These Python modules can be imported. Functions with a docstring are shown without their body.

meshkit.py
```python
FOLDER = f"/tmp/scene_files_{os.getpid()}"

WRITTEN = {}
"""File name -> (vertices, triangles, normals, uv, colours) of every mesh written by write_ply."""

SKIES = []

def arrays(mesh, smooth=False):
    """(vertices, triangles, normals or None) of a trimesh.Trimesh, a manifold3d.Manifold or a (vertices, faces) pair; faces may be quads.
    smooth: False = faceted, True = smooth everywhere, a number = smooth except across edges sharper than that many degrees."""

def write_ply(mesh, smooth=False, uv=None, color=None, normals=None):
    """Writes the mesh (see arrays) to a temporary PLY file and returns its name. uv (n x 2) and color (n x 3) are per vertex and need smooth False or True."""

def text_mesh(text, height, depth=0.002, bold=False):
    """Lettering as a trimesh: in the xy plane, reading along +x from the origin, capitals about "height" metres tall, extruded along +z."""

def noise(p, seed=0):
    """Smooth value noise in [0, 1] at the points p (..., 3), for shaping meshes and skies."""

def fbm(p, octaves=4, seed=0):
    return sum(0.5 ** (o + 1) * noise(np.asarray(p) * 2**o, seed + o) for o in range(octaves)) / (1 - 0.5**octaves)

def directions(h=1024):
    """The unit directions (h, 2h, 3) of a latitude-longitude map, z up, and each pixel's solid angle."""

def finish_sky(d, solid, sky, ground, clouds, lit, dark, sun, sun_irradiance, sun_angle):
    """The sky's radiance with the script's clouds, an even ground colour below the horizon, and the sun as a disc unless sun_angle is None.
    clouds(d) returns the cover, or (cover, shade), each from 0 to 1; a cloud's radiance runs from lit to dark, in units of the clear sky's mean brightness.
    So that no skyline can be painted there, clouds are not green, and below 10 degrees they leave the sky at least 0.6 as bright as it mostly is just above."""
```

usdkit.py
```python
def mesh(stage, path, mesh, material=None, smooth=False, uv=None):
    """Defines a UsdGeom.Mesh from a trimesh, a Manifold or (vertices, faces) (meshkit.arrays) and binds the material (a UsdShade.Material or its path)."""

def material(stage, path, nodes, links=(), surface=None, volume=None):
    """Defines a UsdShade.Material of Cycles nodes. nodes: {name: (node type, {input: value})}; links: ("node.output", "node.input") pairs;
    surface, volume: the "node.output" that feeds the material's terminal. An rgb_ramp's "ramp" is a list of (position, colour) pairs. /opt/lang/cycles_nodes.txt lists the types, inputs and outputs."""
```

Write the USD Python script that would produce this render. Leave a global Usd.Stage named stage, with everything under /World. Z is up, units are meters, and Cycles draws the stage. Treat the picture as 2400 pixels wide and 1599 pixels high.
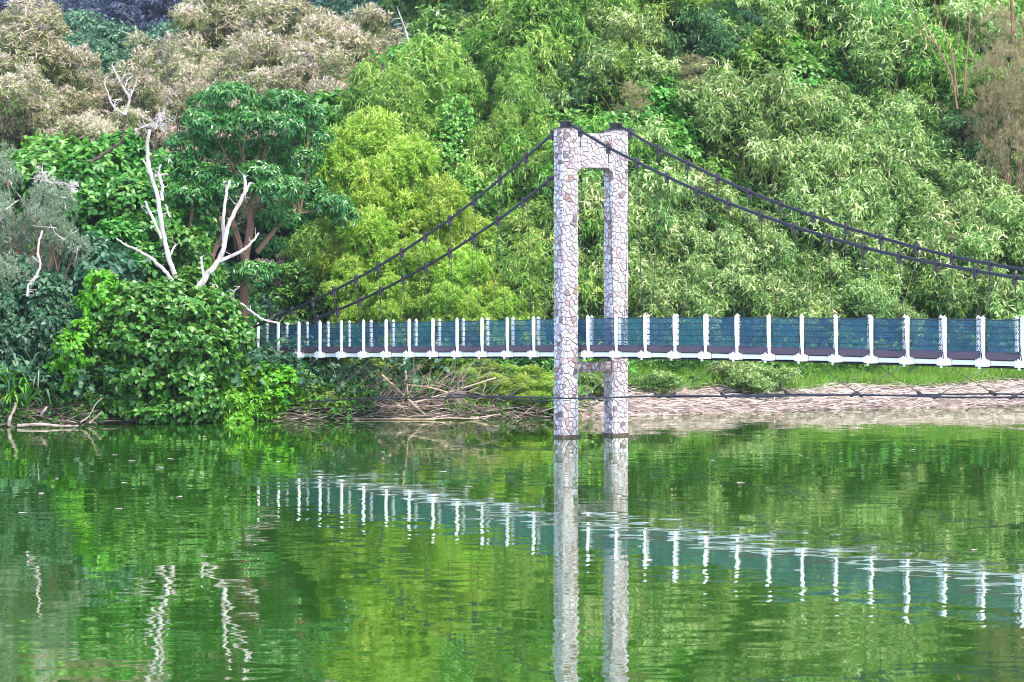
import math, numpy as np, trimesh, usdkit, meshkit
from scipy.spatial import Voronoi
from shapely.geometry import Polygon, box as sbox
from pxr import Usd, UsdGeom, UsdLux, UsdShade, Gf, Sdf, Vt

stage = Usd.Stage.CreateInMemory()
UsdGeom.SetStageUpAxis(stage, UsdGeom.Tokens.z)
UsdGeom.SetStageMetersPerUnit(stage, 1.0)
world = UsdGeom.Xform.Define(stage, '/World')
stage.SetDefaultPrim(world.GetPrim())
UsdGeom.Scope.Define(stage, '/World/Looks')

# ------------------------------------------------------------------ camera, sky, sun, exposure
HC = 5.25                                    # eye above the water
cam = UsdGeom.Camera.Define(stage, '/World/camera')
cam.AddTranslateOp().Set(Gf.Vec3d(0, 0, HC))
cam.AddRotateXOp().Set(90.0)
cam.CreateHorizontalApertureAttr(36.0)
cam.CreateVerticalApertureAttr(36.0 * 682 / 1024)
cam.CreateFocalLengthAttr(105.0)
cam.CreateVerticalApertureOffsetAttr(-2.39)
cam.CreateClippingRangeAttr(Gf.Vec2f(1.0, 3000.0))
EXPOSURE = 2.55
cam.CreateExposureAttr(EXPOSURE)

SUN = np.array([0.46, -0.52, 0.95]); SUN /= np.linalg.norm(SUN)
SUN_EL, SUN_ROT = math.asin(SUN[2]), math.atan2(SUN[0], SUN[1])
sky_m = usdkit.material(stage, '/World/Looks/sky_material', {
    'sky': ('sky_texture', {'sky_type': 'single_scattering', 'sun_disc': False, 'sun_elevation': SUN_EL, 'sun_rotation': SUN_ROT, 'altitude': 100.0}),
    'bg': ('background_shader', {'strength': 0.12}),
}, [('sky.color', 'bg.color')], surface='bg.background')
dome = UsdLux.DomeLight.Define(stage, '/World/sky')
UsdShade.MaterialBindingAPI.Apply(dome.GetPrim()).Bind(sky_m)
dome.GetPrim().SetCustomDataByKey('kind', 'structure')
sun = UsdLux.DistantLight.Define(stage, '/World/sun')
sun.CreateNormalizeAttr(True); sun.CreateIntensityAttr(0.4); sun.CreateAngleAttr(12.0); sun.CreateColorAttr(Gf.Vec3f(1.0, 0.95, 0.87))
q = Gf.Rotation(Gf.Vec3d(0, 0, 1), Gf.Vec3d(*SUN.tolist())).GetQuat()
sun.AddOrientOp().Set(Gf.Quatf(q))

# ------------------------------------------------------------------ helpers
used = {}
def numbered(parent, name):
    k = used.get((parent, name), 0); used[(parent, name)] = k + 1
    return name if k == 0 else '%s_%03d' % (name, k)

def tag(prim, label=None, category=None, group=None, kind=None):
    p = prim.GetPrim() if hasattr(prim, 'GetPrim') else prim
    for key, val in (('label', label), ('category', category), ('group', group), ('kind', kind)):
        if val: p.SetCustomDataByKey(key, val)
    return prim

def path_of(parent):
    return '/World' if parent is None else str(parent.GetPath())

def thing(name, label=None, cat=None, loc=(0, 0, 0), rotz=0.0, scale=None, group=None, parent=None, kind=None):
    pp = path_of(parent)
    x = UsdGeom.Xform.Define(stage, pp + '/' + numbered(pp, name))
    x.AddTranslateOp().Set(Gf.Vec3d(*map(float, loc)))
    x.AddRotateZOp().Set(float(rotz))
    if scale is not None:
        x.AddScaleOp().Set(Gf.Vec3f(*map(float, np.broadcast_to(scale, 3))))
    tag(x, label, cat, group, kind)
    return x

LOOK = {}
def put(name, vf, mat, parent=None, tint=None, smooth=False, kind=None, **tags):
    """one Mesh prim from (vertices, triangles) or a trimesh; tint: per-vertex number read by its material."""
    pp = path_of(parent)
    path = pp + '/' + numbered(pp, name)
    if isinstance(vf, Acc):
        tint = vf.tint(); vf = vf.vf()
    m = usdkit.mesh(stage, path, vf, LOOK[mat], smooth)
    if tint is not None:
        UsdGeom.PrimvarsAPI(m).CreatePrimvar('tint', Sdf.ValueTypeNames.FloatArray, 'vertex').Set(Vt.FloatArray.FromNumpy(np.asarray(tint, np.float32)))
    tag(m, kind=kind, **tags)
    return m

class Acc:
    """collects vertices, triangles and tints of one mesh"""
    def __init__(s): s.V, s.F, s.T, s.n = [], [], [], 0
    def add(s, v, f, t=0.5):
        v = np.asarray(v, float); s.V.append(v); s.F.append(np.asarray(f, int) + s.n); s.T.append(np.broadcast_to(np.asarray(t, float), (len(v),))); s.n += len(v)
        return s
    def vf(s): return np.vstack(s.V), np.vstack(s.F)
    def tint(s): return np.concatenate(s.T)

def unit(v):
    v = np.asarray(v, float)
    return v / np.maximum(np.linalg.norm(v, axis=-1, keepdims=True), 1e-9)

def tube(pts, rad, sides=6, cap=True):
    pts = np.asarray(pts, float); n = len(pts); rad = np.broadcast_to(rad, n)
    tan = unit(np.gradient(pts, axis=0))
    ref = np.array([0.0, 0.0, 1.0]) if abs(tan[:, 2]).mean() < 0.8 else np.array([1.0, 0.0, 0.0])
    a = unit(np.cross(tan, ref)); b = np.cross(tan, a)
    th = np.arange(sides) / sides * 2 * np.pi
    v = (pts[:, None] + rad[:, None, None] * (np.cos(th)[None, :, None] * a[:, None] + np.sin(th)[None, :, None] * b[:, None])).reshape(-1, 3)
    i, j = np.meshgrid(np.arange(n - 1), np.arange(sides), indexing='ij')
    p, q_ = (i * sides + j).ravel(), (i * sides + (j + 1) % sides).ravel()
    f = np.vstack([np.stack([p, q_, q_ + sides], 1), np.stack([p, q_ + sides, p + sides], 1)])
    if cap:
        v = np.vstack([v, pts[:1], pts[-1:]])
        k = np.arange(sides); k2 = (k + 1) % sides
        f = np.vstack([f, np.stack([k2, k, np.full(sides, n * sides)], 1), np.stack([k, k2, np.full(sides, n * sides + 1)], 1)[:, [0, 1, 2]] + np.array([(n - 1) * sides, (n - 1) * sides, 0])])
    return v, f

def cuboid(center, size, ax=None):
    """box with axes ax (3x3 rows), centre and full size"""
    m = trimesh.creation.box(size)
    v = m.vertices @ (np.eye(3) if ax is None else np.asarray(ax)) + np.asarray(center)
    return v, np.array(m.faces)

def curve(pts, n):
    """smooth curve through points (Catmull-Rom)"""
    P = np.asarray(pts, float)
    if len(P) < 3: return P[0] + (P[-1] - P[0]) * np.linspace(0, 1, n)[:, None]
    P = np.vstack([2 * P[0] - P[1], P, 2 * P[-1] - P[-2]])
    out = []
    segs = len(P) - 3
    for u in np.linspace(0, segs - 1e-6, n):
        i = int(u); t = u - i; a, b, c, d_ = P[i:i + 4]
        out.append(0.5 * (2 * b + (c - a) * t + (2 * a - 5 * b + 4 * c - d_) * t * t + (3 * b - a - 3 * c + d_) * t ** 3))
    return np.array(out)

def at(u, v, Z):
    """point at depth Z seen in direction (u, v); the photograph was measured on a grid 2353 wide"""
    return np.array([(u * 1.02 - 1200) * Z / 7000, Z, HC + (640 - v * 1.02) * Z / 7000])

# ------------------------------------------------------------------ materials
def leaf_mat(name, c0, c1, c2, rough=0.42, trans=0.3, spec=0.5, vary=0.25, patch=0.25):
    """leaf: colour by leaf (tint), by plant (random) and by patches of growth (noise in space)"""
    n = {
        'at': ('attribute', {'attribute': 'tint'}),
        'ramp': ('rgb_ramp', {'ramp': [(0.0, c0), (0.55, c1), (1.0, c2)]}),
        'geo': ('geometry', {}),
        'noi': ('noise_texture', {'scale': 0.45, 'detail': 2.0}),
        'oi': ('object_info', {}),
        'm1': ('math', {'math_type': 'multiply_add', 'value2': patch * 2.2, 'value3': 1.0 - patch * 1.1}),
        'm2': ('math', {'math_type': 'multiply_add', 'value2': vary, 'value3': 1.0 - vary * 0.5}),
        'm3': ('math', {'math_type': 'multiply'}),
        'hue': ('math', {'math_type': 'multiply_add', 'value2': 0.03, 'value3': 0.485}),
        'hsv': ('hsv', {'saturation': 1.0, 'fac': 1.0}),
        'p': ('principled_bsdf', {'roughness': rough, 'specular_ior_level': spec}),
        't': ('translucent_bsdf', {}),
        'mix': ('mix_closure', {'fac': trans}),
    }
    l = [('at.fac', 'ramp.fac'), ('ramp.color', 'hsv.color'), ('geo.position', 'noi.vector'), ('noi.fac', 'm1.value1'), ('oi.random', 'm2.value1'), ('m1.value', 'm3.value1'), ('m2.value', 'm3.value2'), ('m3.value', 'hsv.value'),
         ('oi.random', 'hue.value1'), ('hue.value', 'hsv.hue'), ('hsv.color', 'p.base_color'), ('hsv.color', 't.color'), ('p.BSDF', 'mix.closure1'), ('t.BSDF', 'mix.closure2')]
    LOOK[name] = usdkit.material(stage, '/World/Looks/' + name, n, l, surface='mix.closure')

def bark_mat(name, c0, c1, scale=6.0, rough=0.85, stretch=0.25):
    LOOK[name] = usdkit.material(stage, '/World/Looks/' + name, {
        'geo': ('geometry', {}), 'map': ('mapping', {'scale': (1, 1, stretch)}),
        'noi': ('noise_texture', {'scale': scale, 'detail': 5.0, 'roughness': 0.65}),
        'ramp': ('rgb_ramp', {'ramp': [(0.3, c0), (0.68, c1)]}),
        'bump': ('bump', {'strength': 0.5, 'distance': 0.02}),
        'p': ('principled_bsdf', {'roughness': rough, 'specular_ior_level': 0.25}),
    }, [('geo.position', 'map.vector'), ('map.vector', 'noi.vector'), ('noi.fac', 'ramp.fac'), ('noi.fac', 'bump.height'), ('ramp.color', 'p.base_color'), ('bump.normal', 'p.normal')], surface='p.BSDF')

def paint_mat(name, col, dirt, rough=0.5, scale=5.0, amount=0.62, spec=0.4):
    LOOK[name] = usdkit.material(stage, '/World/Looks/' + name, {
        'geo': ('geometry', {}),
        'noi': ('noise_texture', {'scale': scale, 'detail': 6.0, 'roughness': 0.7}),
        'ramp': ('rgb_ramp', {'ramp': [(0.0, col), (amount, col), (min(amount + 0.12, 1.0), dirt)]}),
        'p': ('principled_bsdf', {'roughness': rough, 'specular_ior_level': spec}),
    }, [('geo.position', 'noi.vector'), ('noi.fac', 'ramp.fac'), ('ramp.color', 'p.base_color')], surface='p.BSDF')

leaf_mat('leaf_bamboo_pale', (.035, .115, .012), (.17, .29, .050), (.55, .60, .28), rough=.42, trans=.32, spec=.4)  # palest ramp end paints the bright glints on the leaves
leaf_mat('leaf_bamboo_mid', (.030, .12, .008), (.14, .29, .028), (.45, .54, .14), rough=.42, trans=.36, spec=.35)
leaf_mat('leaf_bamboo_dark', (.012, .05, .007), (.03, .10, .014), (.09, .19, .035), rough=.4)  # darker bamboo green that also carries painted shade of hollows and gaps
leaf_mat('leaf_vivid', (.035, .14, .012), (.085, .25, .025), (.24, .40, .08), rough=.4)
leaf_mat('leaf_yellow', (.07, .19, .006), (.23, .38, .020), (.60, .64, .17), rough=.45, trans=.4, vary=.15)
leaf_mat('leaf_round', (.020, .105, .010), (.055, .19, .018), (.21, .34, .06), rough=.42, trans=.3)
leaf_mat('leaf_lime', (.06, .22, .006), (.13, .33, .010), (.24, .42, .03), rough=.42, trans=.42)
leaf_mat('leaf_layered', (.016, .085, .012), (.050, .165, .024), (.20, .31, .10), rough=.33, spec=.6, trans=.22)
leaf_mat('leaf_blue', (.012, .055, .022), (.030, .095, .04), (.10, .19, .085), rough=.45)
leaf_mat('leaf_grey', (.06, .10, .05), (.12, .17, .09), (.30, .33, .22), rough=.5, trans=.25)
leaf_mat('leaf_olive', (.075, .13, .022), (.25, .25, .105), (.64, .50, .42), rough=.6, trans=.3)
leaf_mat('leaf_brown', (.10, .11, .03), (.25, .20, .09), (.45, .34, .22), rough=.6, trans=.3)
leaf_mat('leaf_teal', (.05, .13, .07), (.09, .20, .11), (.18, .30, .17), rough=.5)  # blue-green lean puts distance haze into the leaf colour
leaf_mat('leaf_far', (.03, .045, .075), (.05, .07, .115), (.08, .10, .15), rough=.6)  # blue-violet leaf colour with the far haze painted in
leaf_mat('grass', (.09, .21, .02), (.17, .32, .03), (.30, .42, .08), rough=.5, trans=.4)
leaf_mat('straw', (.07, .045, .035), (.30, .22, .18), (.58, .48, .42), rough=.7, trans=.15, vary=.1)
bark_mat('bark_dead', (.20, .14, .12), (.58, .52, .51), 5.0)
bark_mat('bark_red', (.09, .045, .03), (.2, .11, .08))
bark_mat('bark_dark', (.03, .022, .018), (.09, .06, .05))
bark_mat('bark_pale', (.25, .2, .17), (.5, .44, .42))
bark_mat('culm', (.12, .12, .03), (.3, .27, .1))
bark_mat('dry_pole', (.24, .15, .09), (.5, .37, .27), 5.0)
bark_mat('driftwood', (.12, .07, .055), (.36, .27, .24), 4.0, stretch=1.0)
paint_mat('white_paint', (.72, .71, .72), (.42, .32, .27), rough=.55, scale=4.5, amount=.58)
paint_mat('white_steel', (.70, .69, .69), (.30, .16, .10), rough=.55, scale=7.0, amount=.68)
paint_mat('kerb_wood', (.075, .045, .062), (.22, .18, .2), rough=.75, scale=9.0, amount=.6)
paint_mat('deck_wood', (.05, .035, .03), (.12, .08, .06), rough=.8)
paint_mat('black_steel', (.014, .011, .014), (.05, .026, .022), rough=.55, scale=8.0)
paint_mat('cable_steel', (.018, .015, .022), (.04, .028, .03), rough=.42, scale=10.0, spec=.45)
paint_mat('net_blue', (.015, .085, .15), (.02, .12, .15), rough=.6, scale=.5, amount=.5)
paint_mat('net_teal', (.014, .11, .135), (.02, .11, .10), rough=.6, scale=.5, amount=.5)
paint_mat('net_dark', (.012, .06, .115), (.012, .06, .09), rough=.6, scale=.5, amount=.5)
paint_mat('net_wire', (.008, .02, .035), (.012, .025, .04), rough=.6)
paint_mat('mortar', (.17, .14, .145), (.11, .085, .085), rough=.9, scale=6.0, amount=.55)
LOOK['stone'] = usdkit.material(stage, '/World/Looks/stone', {
    'at': ('attribute', {'attribute': 'tint'}),
    'ramp': ('rgb_ramp', {'ramp': [(0.0, (.13, .10, .10)), (.06, (.18, .14, .14)), (.1, (.25, .15, .13)), (.16, (.34, .26, .255)), (.30, (.36, .29, .305)), (.5, (.44, .38, .405)), (.75, (.51, .455, .485)), (1.0, (.59, .54, .57))]}),
    'geo': ('geometry', {}), 'noi': ('noise_texture', {'scale': 14.0, 'detail': 5.0, 'roughness': 0.7}),
    'm': ('math', {'math_type': 'multiply_add', 'value2': 1.0, 'value3': 0.34}),
    'hsv': ('hsv', {'hue': 0.5, 'saturation': 1.0, 'fac': 1.0}),
    'bump': ('bump', {'strength': 0.5, 'distance': 0.02}),
    'p': ('principled_bsdf', {'roughness': .8, 'specular_ior_level': .3}),
}, [('at.fac', 'ramp.fac'), ('geo.position', 'noi.vector'), ('noi.fac', 'm.value1'), ('ramp.color', 'hsv.color'), ('m.value', 'hsv.value'), ('hsv.color', 'p.base_color'), ('noi.fac', 'bump.height'), ('bump.normal', 'p.normal')], surface='p.BSDF')
leaf_mat('leaf_wood', (.07, .16, .012), (.19, .30, .035), (.36, .42, .10), rough=.5)
LOOK['soil'] = usdkit.material(stage, '/World/Looks/soil', {
    'geo': ('geometry', {}), 'noi': ('noise_texture', {'scale': 0.35, 'detail': 7.0, 'roughness': 0.65}),
    'ramp': ('rgb_ramp', {'ramp': [(0.35, (.010, .016, .006)), (0.55, (.020, .026, .010)), (0.72, (.05, .036, .022))]}),
    'p': ('principled_bsdf', {'roughness': .95, 'specular_ior_level': .1}),
}, [('geo.position', 'noi.vector'), ('noi.fac', 'ramp.fac'), ('ramp.color', 'p.base_color')], surface='p.BSDF')
LOOK['beach'] = usdkit.material(stage, '/World/Looks/beach', {
    'geo': ('geometry', {}), 'noi': ('noise_texture', {'scale': 3.0, 'detail': 7.0, 'roughness': 0.7}),
    'ramp': ('rgb_ramp', {'ramp': [(0.35, (.08, .052, .042)), (0.62, (.27, .20, .175))]}),
    'p': ('principled_bsdf', {'roughness': .95, 'specular_ior_level': .1}),
}, [('geo.position', 'noi.vector'), ('noi.fac', 'ramp.fac'), ('ramp.color', 'p.base_color')], surface='p.BSDF')
# water: murky green body under a mirror that small ripples tilt
LOOK['water'] = usdkit.material(stage, '/World/Looks/water', {
    'geo': ('geometry', {}),
    'map': ('mapping', {'scale': (0.75, 1.3, 1.0)}),
    'n1': ('noise_texture', {'scale': 1.8, 'detail': 1.0, 'roughness': 0.45}),
    'n2': ('noise_texture', {'scale': 0.33, 'detail': 1.0, 'roughness': 0.4}),
    'np': ('noise_texture', {'scale': 0.06, 'detail': 2.0}),
    'rp': ('rgb_ramp', {'ramp': [(0.36, (.3, .3, .3)), (0.62, (1, 1, 1))]}),
    's1': ('vector_math', {'math_type': 'subtract', 'vector2': (.5, .5, .5)}),
    's2': ('vector_math', {'math_type': 'subtract', 'vector2': (.5, .5, .5)}),
    'k1': ('vector_math', {'math_type': 'multiply', 'vector2': (.036, .038, 0)}),
    'kp': ('vector_math', {'math_type': 'multiply'}),
    'k2': ('vector_math', {'math_type': 'multiply', 'vector2': (.008, .010, 0)}),
    'a1': ('vector_math', {'math_type': 'add'}),
    'a2': ('vector_math', {'math_type': 'add', 'vector2': (0, 0, 1)}),
    'nn': ('vector_math', {'math_type': 'normalize'}),
    'body': ('diffuse_bsdf', {'color': (.008, .028, .002)}),
    'gl': ('glossy_bsdf', {'color': (.97, 1.0, .92), 'roughness': .02}),
    'fr': ('fresnel', {'IOR': 2.2}),
    'mix': ('mix_closure', {}),
}, [('geo.position', 'map.vector'), ('map.vector', 'n1.vector'), ('map.vector', 'n2.vector'), ('geo.position', 'np.vector'), ('np.fac', 'rp.fac'), ('n1.color', 's1.vector1'), ('n2.color', 's2.vector1'), ('s1.vector', 'k1.vector1'), ('k1.vector', 'kp.vector1'), ('rp.color', 'kp.vector2'), ('s2.vector', 'k2.vector1'),
    ('kp.vector', 'a1.vector1'), ('k2.vector', 'a1.vector2'), ('a1.vector', 'a2.vector1'), ('a2.vector', 'nn.vector1'), ('nn.vector', 'gl.normal'), ('nn.vector', 'fr.normal'), ('fr.fac', 'mix.fac'), ('body.BSDF', 'mix.closure1'), ('gl.BSDF', 'mix.closure2')], surface='mix.closure')

# ------------------------------------------------------------------ setting: terrain, water
def smooth01(x, a, b):
    t = np.clip((x - a) / (b - a), 0, 1); return t * t * (3 - 2 * t)
def bank_y(x):
    return np.interp(x, [-80, -17.5, -10.5, -4.6, 0.8, 4.7, 8.6, 13, 20, 80], [94, 102, 105.3, 106.8, 107.8, 109.6, 113.0, 115.3, 118.0, 142])
def ground(x, y):
    x, y = np.asarray(x, float), np.asarray(y, float)
    s = y - bank_y(x)
    zr = np.interp(s, [-8, 0, 0.25, 3.6, 7, 73, 138, 420], [-2.5, -0.08, 0.12, 0.85, 1.8, 54, 84, 170])
    zl = np.interp(s, [-8, 0, 0.3, 3, 45, 110, 290, 430], [-2.5, -0.05, 0.35, 1.0, 5.0, 10.5, 30, 100])
    w = smooth01(x, -9, 7)
    z = zl * (1 - w) + zr * w
    near = np.interp(y, [-400, -20, 8, 22, 30], [14, 6, 3.4, -0.1, -2.5])
    bump = (meshkit.fbm(np.stack([x * .12, y * .12, 0 * x], -1), 4, 3) - .5) * np.clip(s, 0, 20) * 0.12
    return np.where(y < 60, near, z + np.where(s > 0, bump, 0))

gx = np.unique(np.concatenate([np.linspace(-420, -45, 26), np.linspace(-45, 45, 91), np.linspace(45, 420, 26)]))
gy = np.unique(np.concatenate([np.linspace(-400, 40, 40), np.linspace(40, 94, 12), np.linspace(94, 150, 85), np.linspace(150, 540, 66)]))
X, Y = np.meshgrid(gx, gy)
Zt = ground(X, Y)
gi = np.arange(X.size).reshape(X.shape)
quads = np.stack([gi[:-1, :-1], gi[:-1, 1:], gi[1:, 1:], gi[1:, :-1]], -1).reshape(-1, 4)
put('terrain', (np.stack([X, Y, Zt], -1).reshape(-1, 3), quads), 'soil', smooth=True, kind='structure', label='dark soil of the lake bed, banks and wooded hillside')
wx, wy = np.linspace(-400, 400, 5), np.linspace(-60, 150, 5)
WX, WY = np.meshgrid(wx, wy)
wi = np.arange(25).reshape(5, 5)
put('water', (np.stack([WX, WY, 0 * WX], -1).reshape(-1, 3), np.stack([wi[:-1, :-1], wi[:-1, 1:], wi[1:, 1:], wi[1:, :-1]], -1).reshape(-1, 4)), 'water', kind='structure', label='calm green lake water mirroring bridge and trees')
# dry reed-strewn beach on the right bank, a sheet over the terrain
bx = np.linspace(1.5, 40, 90); bs = np.linspace(-0.6, 4.2, 16)
BX, BS = np.meshgrid(bx, bs); BY = bank_y(BX) + BS
edge = 4.0 * (0.75 + 0.35 * (meshkit.noise(np.stack([bx * .6, bx * 0, bx * 0], -1), 5)))
BY = bank_y(BX) + np.minimum(BS, edge[None, :] * smooth01(bx, 1.5, 6)[None, :] + BS * 0)
BZ = ground(BX, BY) + 0.03 + 0.10 * meshkit.fbm(np.stack([BX * 1.5, BY * 1.5, 0 * BX], -1), 3, 8) * (BS > 0)
bi = np.arange(BX.size).reshape(BX.shape)
put('beach', (np.stack([BX, BY, BZ], -1).reshape(-1, 3), np.stack([bi[:-1, :-1], bi[:-1, 1:], bi[1:, 1:], bi[1:, :-1]], -1).reshape(-1, 4)), 'beach', smooth=True, kind='structure', label='pale beach of the right bank')

# ------------------------------------------------------------------ bridge frame
S = 1.5
BO = np.array([-9.55469018, 112.38877667]); D = np.array([0.56982338, -0.82176719]); N = np.array([0.82176719, 0.56982338])
D3, N3, UP = np.array([*D, 0.0]), np.array([*N, 0.0]), np.array([0.0, 0.0, 1.0])
AX = np.array([D3, N3, UP])
def BR(t, m, z):
    p = BO + D * t + N * m
    return np.array([p[0], p[1], z])
W = 1.26
TF, CW, CD = 20.53, 0.575, 0.46             # tower: front plane, column width and depth
CA, CG = -(CW + 0.06), 1.355                # near column starts at CA, far column at CG
CTOP = 9.84
rng = np.random.default_rng(11)

# ------------------------------------------------------------------ stone tower
tower = thing('stone_tower', 'pale crazy-paved stone portal tower standing in the water, carrying the suspension cables', 'tower')
stones = []       # (area, parent, vertices, faces, tint)
def stone_face(parent, o, ex, ey, w, h, nrm, cell=0.152, clip=None, dark=0.0):
    """irregular stones on the rectangle o + ex*[0,w] + ey*[0,h]"""
    nx, ny = max(2, int(round(w / cell))), max(2, int(round(h / (cell * 1.12))))
    pts = []
    for i in range(-2, nx + 2):
        for j in range(-2, ny + 2):
            if rng.random() < .12: continue
            pts.append(((i + .5 + rng.uniform(-.7, .7)) * w / nx, (j + .5 + rng.uniform(-.7, .7)) * h / ny))
    vor = Voronoi(np.array(pts)); rect = sbox(-0.016, 0, w + 0.016, h) if clip is None else clip
    for reg in vor.point_region:
        r = vor.regions[reg]
        if not r or -1 in r: continue
        g = Polygon(vor.vertices[r]).intersection(rect)
        if g.is_empty or g.geom_type != 'Polygon': continue
        g = g.buffer(-0.015, join_style=2)
        if g.is_empty or g.geom_type != 'Polygon' or g.area < 0.0012: continue
        g = g.simplify(0.006); p = np.array(g.exterior.coords)[:-1]
        if len(p) < 3: continue
        if g.exterior.is_ccw is False: p = p[::-1]
        c = p.mean(0); rise = rng.uniform(.018, .042); tilt = rng.uniform(-.06, .06, 2)
        inset = c + (p - c) * (1 - 0.011 / max(np.sqrt(g.area), .05) * 2)
        k = len(p)
        def lift(q2, z): return o + q2[:, :1] * ex + q2[:, 1:] * ey + z[:, None] * nrm
        v = np.vstack([lift(p, np.full(k, -.002)), lift(p, np.full(k, rise * .62)), lift(inset, rise + (inset - c) @ tilt), lift(c[None], np.array([rise + .003]))])
        a = np.arange(k); b = (a + 1) % k
        f = np.vstack([np.stack([a, b, b + k], 1), np.stack([a, b + k, a + k], 1), np.stack([a + k, b + k, b + 2 * k], 1), np.stack([a + k, b + 2 * k, a + 2 * k], 1), np.stack([a + 2 * k, b + 2 * k, np.full(k, 3 * k)], 1)])
        tint = np.clip(rng.beta(1.9, 1.35) if rng.random() > .085 else rng.uniform(0, .3), 0, 1) * (1 - dark)
        vis = g.area * (1.0 if abs(nrm @ D3) > .5 and nrm @ D3 > 0 else (.35 if nrm @ N3 < -.5 else 0.0))
        stones.append((vis, parent, v, f, tint))

def column(m0):
    col = thing('column', parent=tower)
    taper = 0.0
    put('mortar_core', cuboid(BR(TF - CD / 2, m0 + CW / 2, (CTOP - 2.6) / 2 ), (CD, CW, CTOP + 2.6), AX), 'mortar', col)
    h = CTOP + .35; z0 = -.35
    stone_face(col, BR(TF, m0, z0), N3, UP, CW, h, D3)
    stone_face(col, BR(TF - CD, m0, z0), D3, UP, CD, h, -N3)
    stone_face(col, BR(TF, m0 + CW, z0), -D3, UP, CD, h, N3)
    stone_face(col, BR(TF - CD, m0 + CW, z0), -N3, UP, CW, h, -D3)
    put('waterline_stain', cuboid(BR(TF - CD / 2, m0 + CW / 2, -.06), (CD + .09, CW + .09, .28), AX), 'bark_dark', col)
    put('cap_slab', cuboid(BR(TF - CD / 2, m0 + CW / 2, CTOP + .012), (CD + .03, CW + .03, .024), AX), 'mortar', col)
    return col
col_near, col_far = column(CA), column(CG)
M0, M1 = CA + CW, CG                         # gap between the columns
lin = thing('lintel', parent=tower)
LZ0, LZ1, HAU = 8.62, 9.74, 0.17
g = M1 - M0
arch = [(0, LZ0 - HAU), (HAU, LZ0), (g - HAU, LZ0), (g, LZ0 - HAU), (g, LZ1 + .05), (g * .75, LZ1), (g * .25, LZ1), (0, LZ1 + .05)]
pm = trimesh.creation.extrude_polygon(Polygon(arch), CD - .03, engine='earcut')
pv = np.array(pm.vertices)
put('mortar_core', (np.array([BR(TF - CD + .015 + q3[2], M0 + q3[0], q3[1]) for q3 in pv]), np.array(pm.faces)[:, ::-1]), 'mortar', lin)
ap = Polygon([(x_, z_ - LZ0 + HAU) for x_, z_ in arch])
stone_face(lin, BR(TF - .015, M0, LZ0 - HAU), N3, UP, g, LZ1 - LZ0 + HAU + .05, D3, clip=ap)
stone_face(lin, BR(TF - CD + .015, M1, LZ0 - HAU), -N3, UP, g, LZ1 - LZ0 + HAU + .05, -D3, clip=ap)
strut = thing('strut', parent=tower)
put('mortar_core', cuboid(BR(TF - CD / 2 - .03, (M0 + M1) / 2, 2.24), (CD - .16, g, .32), AX), 'mortar', strut)
stone_face(strut, BR(TF - .11, M0, 2.08), N3, UP, g, .32, D3, dark=.35)  # tint darkened for brownish stone and for the shadow under the deck
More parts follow.
